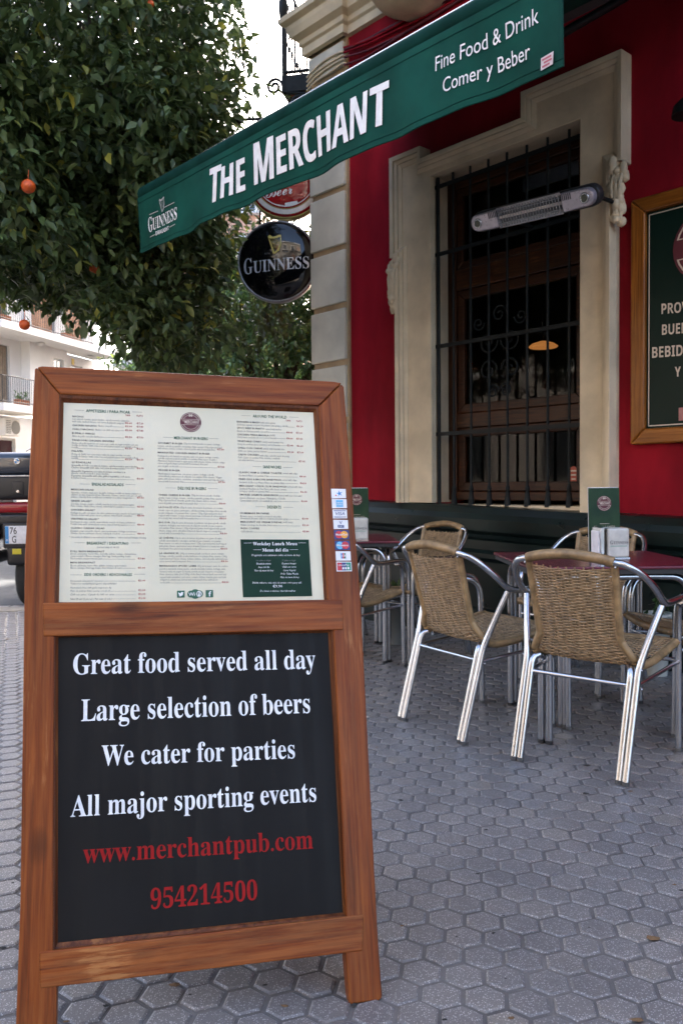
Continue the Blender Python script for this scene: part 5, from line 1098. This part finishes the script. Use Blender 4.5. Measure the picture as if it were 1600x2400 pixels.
def tree(name, label, base, trunk_top, ells, ntw, per, seed, leaf_len, mat, single=0, cull=None, limbs=(), trunk_r=.13, group='orange trees along the street', oranges=()):
    rg = np.random.default_rng(seed); t = tag(empty(name, loc=base), label, 'tree', group); B0 = np.array(base)
    C_, D_ = crown_points(ells, ntw, per, rg)
    if cull is not None: k = ~cull(C_); C_ = C_[k]; D_ = D_[k]
    n = len(C_); Ln = leaf_len * rg.uniform(.65, 1.2, n); Wd = Ln * rg.uniform(.20, .27, n); tone = rg.random(n); N_ = rg.normal(size=(n, 3)) * .45 + np.array([0, 0, 1.0])
    rest_ = np.ones(n, bool)
    if single:
        vis = ~((C_[:, 0] / C_[:, 1]) < -.42) & (C_[:, 2] < 1.03 + .57 * C_[:, 1]); dist = np.linalg.norm(C_ - np.array(EYE), axis=1) + (~vis) * 100; ids = np.argsort(dist)[:single]; rest_[ids] = False
        for i in ids:
            me = leaves_mesh('leaf', np.zeros((1, 3)), D_[i:i + 1], N_[i:i + 1], Ln[i:i + 1], Wd[i:i + 1], tone[i:i + 1], mat); o = bpy.data.objects.new('leaf', me); COL.objects.link(o); o.parent = t; o.location = C_[i] - B0
    me = leaves_mesh('crown', C_[rest_] - B0, D_[rest_], N_[rest_], Ln[rest_], Wd[rest_], tone[rest_], mat); o = bpy.data.objects.new('crown', me); COL.objects.link(o); o.parent = t; tag(o, kind='stuff')
    tt = Vector(trunk_top) - Vector(base); q = MB(); q.tube(spline([(0, 0, -.1), tt * .35 + Vector((.04, .02, 0)), tt * .7 + Vector((-.03, .03, 0)), tt], 6), [trunk_r * (1.25 - .5 * k / 18) for k in range(19)], 12); q.build('trunk', m_bark, t)
    q = MB()
    for ei, e in enumerate(ells):
        if min(e[3:6]) < .76 and len(ells) > 4: continue
        for k in range(9):
            d = rg.normal(size=3); d /= np.linalg.norm(d); d[2] = abs(d[2]) * .6 - .1 if k % 3 else d[2]; en = Vector(np.array(e[:3]) + d * np.array(e[3:6]) * .93 - B0); md = tt.lerp(en, .5) + Vector(rg.normal(size=3) * .12)
            q.tube(spline([tt, md, en], 6), [trunk_r * .34 * (1 - j / 13) + .004 for j in range(13)], 6, cap=False)
            for _ in range(3):
                e3 = md.lerp(en, .6) + Vector(rg.normal(size=3) * .35); q.tube([md.lerp(en, .3), e3], .007, 4, cap=False)
    q.build('limbs', m_bark, t)
    for (ox, oy, oz, orad) in oranges:
        q = MB(); q.blob((0, 0, 0), (orad, orad, orad * .96), 20, 14); q.tube([(0, 0, orad * .9), (.004, 0, orad + .05)], .002, 5); o = q.build('orange', m_orange, t); o.location = Vector((ox, oy, oz)) - Vector(base)
    return t
awo = np.array(ALx); awn = np.array(AW.ey); awx = np.array(AW.ex)
def cull1(C_):
    d = C_ - awo; u = d @ awx; nn = d @ awn; inb = (u > -.10) & (nn < .22) & (C_[:, 2] > 2.1) & (C_[:, 2] < 3.2)
    pxx = 800 + FPX * C_[:, 0] / C_[:, 1]; py = 1133 - FPX * (C_[:, 2] - 1.03) / C_[:, 1]
    # branches are clipped back from the awning, and kept short towards the street corner
    def nz(k, ph): return np.sin(C_[:, 0] * k + ph) + np.sin(C_[:, 1] * k * 1.3 + ph * 2.1) + np.sin(C_[:, 2] * k * 1.15 + ph * 3.3) + .7 * np.sin(C_[:, 0] * k * 2.3 + C_[:, 2] * k * 2.1 + ph)
    rag = nz(5.5, .4) * 26 + nz(13, 2.0) * 10
    lob = (pxx > 528 + rag + 55 * np.exp(-((py - 170) / 110) ** 2)) & (C_[:, 1] < 7.5)
    # open pockets in the outer right part, and a thin lower left edge
    holes = (nz(7.5, 1.7) > 1.25) & (pxx > 330) & (py < 560) | (nz(6.2, 3.1) > 1.5) & (pxx > 430)
    low = (py > 672 + .42 * np.clip(pxx, 0, 320) + nz(8, .9) * 30) & (pxx < 330)
    # branches are clipped back from the awning, and kept short towards the street corner
    return inb | lob | holes | low | (C_[:, 1] < 3.5)
rr1 = np.random.default_rng(5)
E1 = [(-2.2, 6.0, 3.80, 1.45, 1.45, 1.42, 1.1), (-1.45, 8.2, 3.3, 1.0, .7, 1.2, .42), (-1.55, 6.5, 2.80, .72, 1.0, .85), (-1.75, 7.0, 4.5, 1.15, 1.0, 1.35, .75), (-2.5, 5.1, 3.0, .8, .75, .75), (-1.55, 6.4, 3.4, .62, .9, .85), (-1.36, 5.7, 2.12, .26, .3, .26, .5), (-1.75, 5.6, 2.25, .3, .3, .22, .5), (-2.0, 5.3, 2.3, .3, .3, .3, .5), (-1.15, 5.9, 2.15, .3, .3, .3, .5)]
o1 = wpt(67, 437, 4.55); o2 = wpt(58, 761, 5.0); o3 = wpt(222, 630, 5.6); o4 = wpt(354, 9, 5.0)
tree('orange_tree', 'big dark green orange tree with a few oranges filling the upper left', (-1.55, 7.1, 0), (-1.5, 7.1, 2.1), E1, 6600, 11, 3, .093, m_leaf, single=300, cull=cull1, oranges=[(o1.x, o1.y, o1.z, .038), (o2.x, o2.y, o2.z, .032), (o3.x, o3.y, o3.z, .034), (o4.x, o4.y, o4.z, .02)])
# a few leaves round the two hanging oranges
tree('orange_tree', 'lighter green tree farther off, behind the black beer sign', (-.95, 12.5, 0), (-1.0, 12.5, 1.9), [(-1.05, 12.5, 2.75, 1.55, 1.5, 1.15), (-1.0, 12.2, 3.6, .95, 1.0, .8)], 2600, 9, 8, .10, m_leaf2, trunk_r=.12)
tree('orange_tree', 'distant green tree low behind the menu board, left of the pilaster', (-2.6, 19, 0), (-2.6, 19, 2.0), [(-2.6, 19, 3.4, 2.0, 1.9, 1.7)], 2300, 8, 9, .13, m_leaf2, trunk_r=.14)
tree('orange_tree', 'farthest street tree showing as a thin strip between the nearer trees', (-4.6, 25, 0), (-4.6, 25, 2.0), [(-4.6, 25, 4.0, 2.2, 1.9, 1.6)], 1700, 8, 10, .15, m_leaf, trunk_r=.14)

# ------------------------------------------------------------------ buildings across the street
WB = Frame((-12.15, 30.4, 0), (2.15, 8.0, 0)); ws = -1 if WB.ey.x > 0 else 1
wb = tag(empty('apartment_house', mat=WB.m), 'white apartment house with long balconies at the far left', 'building')
def yb(v): return v * ws
def wbox(nm_, x0, x1, y0, y1, z0, z1, mt, parent=wb, bev=0):
    q = MB(); q.box(x0, x1, min(yb(y0), yb(y1)), max(yb(y0), yb(y1)), z0, z1); return q.build(nm_, mt, parent, bevel=bev)
for z in (3.78, 6.78, 9.78, 12.78):
    ex_ = 8.3 if z > 6 else 2.6; wbox('balcony_slab', 0, ex_, 0, 1.40, z, z + .28, m_stucco)
    q = MB(); n = int(ex_ / .12)
    for k in range(n + 1): q.tube([(ex_ * k / n, yb(.06), z + .28), (ex_ * k / n, yb(.06), z + 1.28)], .011, 4, cap=False)
    for k in range(11): q.tube([(.03, yb(.06 + .12 * k), z + .28), (.03, yb(.06 + .12 * k), z + 1.28)], .011, 4, cap=False)
    for zz in (.36, 1.28): q.tube([(0, yb(.06), z + zz), (ex_, yb(.06), z + zz)], .02, 5); q.tube([(.03, yb(.06), z + zz), (.03, yb(1.4), z + zz)], .02, 5)
    tag(q.build('railing', m_rail, wb), kind='stuff')
# walls with stepped bays, door and window openings
def wallrun(z0, z1, segs):
    for (x0, x1, y, holes) in segs:
        xs_ = x0
        for (h0, h1, hz0, hz1, mt) in holes:
            wbox('wall', xs_, h0, y, y + .5, z0, z1, m_stucco)
            if hz1 < z1: wbox('wall', h0, h1, y, y + .5, hz1, z1, m_stucco)
            if hz0 > z0: wbox('wall', h0, h1, y, y + .5, z0, hz0, m_stucco)
            f_ = wbox('window_frame', h0 + .01, h1 - .01, y + .12, y + .17, hz0 + .01, hz1 - .01, m_white if mt is m_glassd else m_greyt)
            if mt is m_glassd:
                md = (h0 + h1) / 2; wbox('pane', h0 + .08, md - .03, y + .10, y + .12, hz0 + .08, hz1 - .08, mt, f_); wbox('pane', md + .03, h1 - .08, y + .10, y + .12, hz0 + .08, hz1 - .08, mt, f_)
            else:
                k = 0; xx = h0 + .05
                while xx < h1 - .1: wbox('slat', xx, xx + .09, y + .08, y + .115, hz0 + .05, hz1 - .05, mt, f_); xx += .115
            xs_ = h1
        wbox('wall', xs_, x1, y, y + .5, z0, z1, m_stucco)
m_brown = M('brown_slats', (.20, .15, .10), .6, sc=9)
for z0, z1 in ((4.06, 6.78),): wallrun(z0, z1, [(-7, .0, 1.2, [(-4, -2.6, z0 + 1, z0 + 2.3, m_glassd)]), (0, 3.0, 1.40, [(1.0, 2.3, z0, z0 + 2.45, m_brown)]), (3.0, 5.6, 1.0, [(4.6, 5.35, z0 + .9, z0 + 2.3, m_glassd)]), (5.6, 8.4, 1.45, [(6.6, 7.5, z0 + .4, z0 + 2.3, m_glassd)])])
for z0, z1 in ((7.06, 9.78), (10.06, 12.78), (13.06, 15.6)): wallrun(z0, z1, [(-7, .0, 1.2, [(-4, -2.6, z0 + 1, z0 + 2.3, m_glassd)]), (0, 3.2, 1.40, [(.9, 2.2, z0, z0 + 2.4, m_shut)]), (3.2, 5.6, 1.30, [(3.6, 5.2, z0, z0 + 2.4, m_shut)]), (5.6, 8.4, 1.40, [(6.1, 7.6, z0, z0 + 2.4, m_shut)])])
wallrun(0, 3.78, [(-7, .3, 1.2, []), (.3, 8.4, 1.45, [(.8, 2.6, .1, 2.9, m_glassd), (4, 6.5, .1, 2.9, m_glassd)])])
for (x, z) in ((1.4, 4.3), (4.5, 7.3), (.4, 7.3)):
    wbox('planter', x - .35, x + .35, .15, .35, z - .22, z - .02, m_terra); q = MB()
    for k in range(60):
        c = Vector((x + rnd.uniform(-.35, .35), yb(.25) + rnd.uniform(-.1, .1), z + rnd.random() * .3)); d = Vector((rnd.uniform(-1, 1), rnd.uniform(-1, 1), 1)).normalized() * .08; s_ = d.cross(Vector((1, 0, 0))).normalized() * .02; q.add([c - d, c + s_, c + d, c - s_], [(0, 1, 2, 3)])
    tag(q.build('planter_greenery', m_leaf2, wb), kind='stuff')
for x, z in ((3.4, 6.74), (7.0, 6.74)):
    q = MB(); q.lathe([(.17, 0), (.16, -.05), (.10, -.08)], 16, (x, yb(.75), z)); q.build('ceiling_light', m_stucco, wb)
for x in (.65, 5.9): wbox('yellow_plate', x, x + .16, 1.34 if x < 1 else .95, 1.36 if x < 1 else .99, 6.25, 6.50, plain('yellow_plate', (.55, .38, .04), .5))
ac = wbox('air_conditioner', 1.05, 1.95, .75, 1.15, 2.95, 3.6, m_stucco, wb, .02)
q = MB(); q.lathe([(.26, 0), (.26, .03)], 20, (1.68, yb(.74), 3.27), 'y'); q.build('fan', m_plastic, ac); q = MB()
for k in range(8): q.box(1.10, 1.38, min(yb(.74), yb(.75)), max(yb(.74), yb(.75)), 3.03 + k * .065, 3.06 + k * .065)
q.build('vent_slots', m_greyd, ac)
# low white house beyond it, then the salmon house and the pale house
m_ochre = M('ochre_stucco', (.25, .225, .20), .85, sc=.6, var=.1)  # wall tone darkened and muted to cut bounce light and warm reflections
def block(name, label, x0, x1, y0, y1, h, mt, nx, nz, fz=3.2, fm=None):
    fm = fm or m_stucco
    o = tag(empty(name, loc=(x0, y0, 0)), label, 'building'); q = MB(); q.box(0, x1 - x0, 0, y1 - y0, 0, h); q.build('wall', mt, o)
    q = MB(); q.box(-.2, x1 - x0 + .2, -.25, y1 - y0, h + .003, h + .35); q.build('roof_cornice', m_stucco, o); st_ = (x1 - x0) / nx
    for i in range(nx):
        for j in range(nz):
            cx = st_ * (i + .5); z = 1.0 + fz * j; f_ = None; q = MB(); q.box(cx - .6, cx + .6, -.06, .02, z, z + 1.9); f_ = q.build('window_frame', fm, o)
            q = MB(); q.box(cx - .48, cx + .48, -.075, -.062, z + .1, z + 1.8); q.build('pane' if (i + j) % 3 else 'shutter', m_glassd if (i + j) % 3 else m_shut, f_)
            if j: q = MB(); q.box(cx - .9, cx + .9, -.55, -.061, z - .15, z - .02); q.build('balcony_slab', m_stucco, o)
    return o
block('low_white_house', 'low white house between the apartment house and the trees', -11.6, -7.2, 44, 54, 7.2, m_stucco, 3, 2)
block('salmon_house', 'tall salmon pink house glimpsed through the orange tree', -11, -4.6, 50, 62, 20.5, m_salmon, 4, 6)
block('pale_house', 'pale house far down the street behind the trees', -4.4, 3.5, 66, 76, 12.5, m_pale, 5, 3)
# unseen side of the square, put in for reflections and fill light
block('unseen_terrace_house', 'unseen house behind the viewer, shaped to cut frontal fill light', -13, 4.0, -19, -12, 13.5, m_ochre, 7, 4).rotation_euler = (0, 0, 0)  # height and wall tone set to cut frontal fill light
for o in [x for x in bpy.data.objects if x.parent and x.parent.name == 'unseen_terrace_house']: pass
bpy.data.objects['unseen_terrace_house'].rotation_euler = (0, 0, PI); bpy.data.objects['unseen_terrace_house'].location = (4.0, -12, 0)
block('side_terrace_house', 'cream house closing the left side of the square, outside the picture', 0, 18, 0, 7, 9.5, m_ochre, 7, 3, 3.2, m_ochre)  # window frames take the wall tone to dim their reflection in the panes
o = bpy.data.objects['side_terrace_house']; o.rotation_euler = (0, 0, math.radians(112)); o.location = (-13, -8, 0)
tree('orange_tree', 'orange tree on the square behind the viewer, mirrored in the window', (-3.2, -5.0, 0), (-3.2, -5, 1.9), [(-3.2, -5, 3.3, 2.0, 1.8, 1.5)], 1500, 9, 21, .10, m_leaf, trunk_r=.12)

# ------------------------------------------------------------------ touring motorbike parked beyond the kerb
mb_ = tag(empty('motorbike', mat=Matrix.Translation((-3.06, 7.95, -.158)) @ Matrix.Rotation(math.radians(3), 4, 'Z') @ Matrix.Scale(1.035, 4)), 'dark blue touring motorbike with top case seen from behind, left of the menu board', 'motorbike')
m_bk = M('bike_paint', (.030, .038, .055), .16, sc=3, coat=.6, rv=.04); m_bkb = M('bike_black', (.010, .010, .012), .4, rv=.08); m_tail = M('tail_light', (.30, .010, .015), .12, rv=.03)
def rbox(nm_, x0, x1, y0, y1, z0, z1, mt, par=mb_, bev=.03, seg=4, taper=0):
    q = MB(); v = [(x * (1 - (taper if z == z1 else 0)), y, z) for z in (z0, z1) for y in (y0, y1) for x in (x0, x1)]
    q.add(v, [(0, 2, 3, 1), (4, 5, 7, 6), (0, 1, 5, 4), (2, 6, 7, 3), (0, 4, 6, 2), (1, 3, 7, 5)]); o = q.build(nm_, mt, par, bevel=bev, seg=seg)
    for p in o.data.polygons: p.use_smooth = True
    return o
tc_ = rbox('top_case', -.27, .27, 0, .42, 1.02, 1.26, m_bkb, bev=.05)
lid = rbox('case_lid', -.275, .275, -.012, .43, 1.245, 1.46, m_bk, bev=.075, seg=6, taper=.12)
q = MB(); q.box(-.27, .27, -.016, -.008, 1.236, 1.246); q.build('lid_trim', m_alu, tc_, bevel=.002)
q = MB(); q.lathe([(.030, -.002), (.030, -.008), (.026, -.010)], 20, (-.0, -.010, 1.375), 'y'); em = q.build('roundel', m_alu, lid)
q = MB()
for k in range(4): disc(q, 0, 1.375, .022, -.0215, k % 2, 0.0001, 8, k * PI / 2, (k + 1) * PI / 2)
q.build('roundel_quarters', [k_bl, m_white], em)
rbox('lock', -.05, .05, -.006, .03, 1.07, 1.19, m_bkb, tc_, .006); q = MB(); q.lathe([(.012, 0), (.012, -.006)], 12, (.0, -.007, 1.10), 'y'); q.build('lock_barrel', m_alu, tc_)
rbox('tail_light', -.28, .28, .02, .2, .90, 1.00, m_tail, bev=.035); rbox('rear_fairing', -.20, .20, .03, .35, .78, .895, m_bkb, bev=.03)
for s_ in (-1, 1):
    p_o = rbox('pannier', s_ * .36 - .12, s_ * .36 + .12, -.02, .50, .62, .97, m_bk, bev=.07, seg=6); rbox('pannier_seam', s_ * .36 - .122, s_ * .36 + .122, -.023, .40, .785, .80, m_alu, p_o, .002)
    q = MB(); q.lathe([(.030, -.10), (.060, -.08), (.068, .0), (.068, .45), (.03, .62)], 20, (s_ * .255 - .0, .0, .50), 'y'); mu = q.build('muffler', m_bkb, mb_)
    q = MB(); q.lathe([(.040, -.125), (.048, -.125), (.050, -.08), (.062, -.07)], 20, (s_ * .255, 0, .50), 'y'); q.build('muffler_tip', m_alu, mu); q = MB(); q.lathe([(.038, -.122), (.038, -.12)], 16, (s_ * .255, 0, .50), 'y'); q.build('muffler_hole', m_plastic, mu)
pl_ = rbox('licence_plate', -.112, .112, -.045, -.038, .62, .785, m_paper, bev=.004, seg=2); rbox('plate_holder', -.135, .135, -.036, -.01, .58, .81, m_bkb, bev=.01)
q = MB(); rect(q, -.110, .625, -.078, .782, -.0465); q.build('blue_band', k_bl, pl_)
q = MB(); write(q, '76', 'pb', (-.068, .712), (-.005, .712), .060, -.047, res=3); write(q, 'G', 'pb', (-.050, .633), (-.012, .633), .060, -.047, res=3); q.build('plate_number', m_greyd, pl_)
q = MB(); write(q, 'E', 'pb', (-.099, .645), (-.088, .645), .018, -.047, res=1); q.build('band_letter', m_white, pl_)
rbox('yellow_sticker', -.05, .03, -.045, -.04, .525, .575, plain('yellow_print', (.60, .50, .03), .5), bev=.02)
rbox('rear_mudguard', -.11, .11, -.03, .25, .42, .62, m_bkb, bev=.03)
def wheel(y, r, w_):
    q = MB(); q.lathe([(r - .09, -w_ * .45), (r - .03, -w_ * .5), (r, -w_ * .22), (r, w_ * .22), (r - .03, w_ * .5), (r - .09, w_ * .45)], 40, (0, y, r), 'x'); wh = q.build('wheel', M('tyre_rubber', (.018, .018, .018), .8, sc=20), mb_)
    q = MB(); q.lathe([(r - .088, -w_ * .4), (r - .11, -w_ * .3), (r - .11, w_ * .3), (r - .088, w_ * .4)], 32, (0, y, r), 'x')
    for k in range(5): a = 2 * PI * k / 5; q.tube([(0, y, r), (0, y + (r - .1) * math.cos(a), r + (r - .1) * math.sin(a))], .022, 6)
    q.lathe([(.06, -.08), (.06, .08)], 16, (0, y, r), 'x'); q.build('rim', m_alu, wh)
wheel(.33, .30, .13); wheel(1.83, .32, .12)
rbox('seat', -.17, .17, .35, 1.05, .80, .93, m_bkb, bev=.05); rbox('fuel_tank', -.20, .20, 1.0, 1.5, .82, 1.10, m_bk, bev=.10, seg=6); rbox('engine', -.26, .26, .85, 1.45, .32, .78, m_bkb, bev=.05); rbox('front_fairing', -.34, .34, 1.4, 1.9, .62, 1.18, m_bk, bev=.12, seg=6)
q = MB(); q.add([(-.24, 1.62, 1.12), (.24, 1.62, 1.12), (.19, 1.42, 1.55), (-.19, 1.42, 1.55)], [(0, 1, 2, 3)]); o = q.build('windscreen', glassmat('screen_tint', (.6, .65, .7)), mb_)
q = MB(); q.tube(spline([(-.42, 1.18, 1.10), (-.2, 1.38, 1.14), (.2, 1.38, 1.14), (.42, 1.18, 1.10)], 5), .014, 8); q.build('handlebar', m_bkb, mb_)
for s_ in (-1, 1):
    q = MB(); q.tube([(s_ * .30, 1.4, 1.15), (s_ * .40, 1.38, 1.36)], .009, 6); q.blob((s_ * .42, 1.38, 1.42), (.08, .025, .05), 12, 8); q.build('mirror', m_bkb, mb_)
q = MB(); q.tube([(.05, .1, 1.47), (.20, .40, 1.62)], .006, 6); q.blob((.20, .40, 1.63), (.014,) * 3); q.build('aerial', m_alu, mb_)
q = MB(); q.tube([(-.12, .9, .30), (-.26, .85, .02)], .012, 6); q.build('side_stand', m_bkb, mb_)

# ------------------------------------------------------------------ grit and small litter in the joints of the paving
q = MB()
for k in range(260):
    y = .95 + 4.8 * rnd.random() ** 1.6; x = rnd.uniform(-.55, .55) * y + .1
    if NV.x * x + NV.y * y > PERP - .2: continue
    r0 = rnd.uniform(.0015, .006) if rnd.random() < .85 else rnd.uniform(.006, .011); n = 6; a0 = rnd.random() * 6; pts = []
    for i in range(n): a = a0 + 2 * PI * i / n; rr = r0 * rnd.uniform(.6, 1.2); pts.append((x + rr * math.cos(a) * 1.5, y + rr * math.sin(a), .0008))
    q.add(pts + [(x, y, .0008 + r0 * .4)], [(i, (i + 1) % n, n) for i in range(n)], mi=0 if rnd.random() < .6 else 1)
tag(q.build('grit', [M('dark_grit', (.03, .028, .025), .9), M('dry_leaf_bits', (.16, .09, .04), .8)]), kind='stuff')
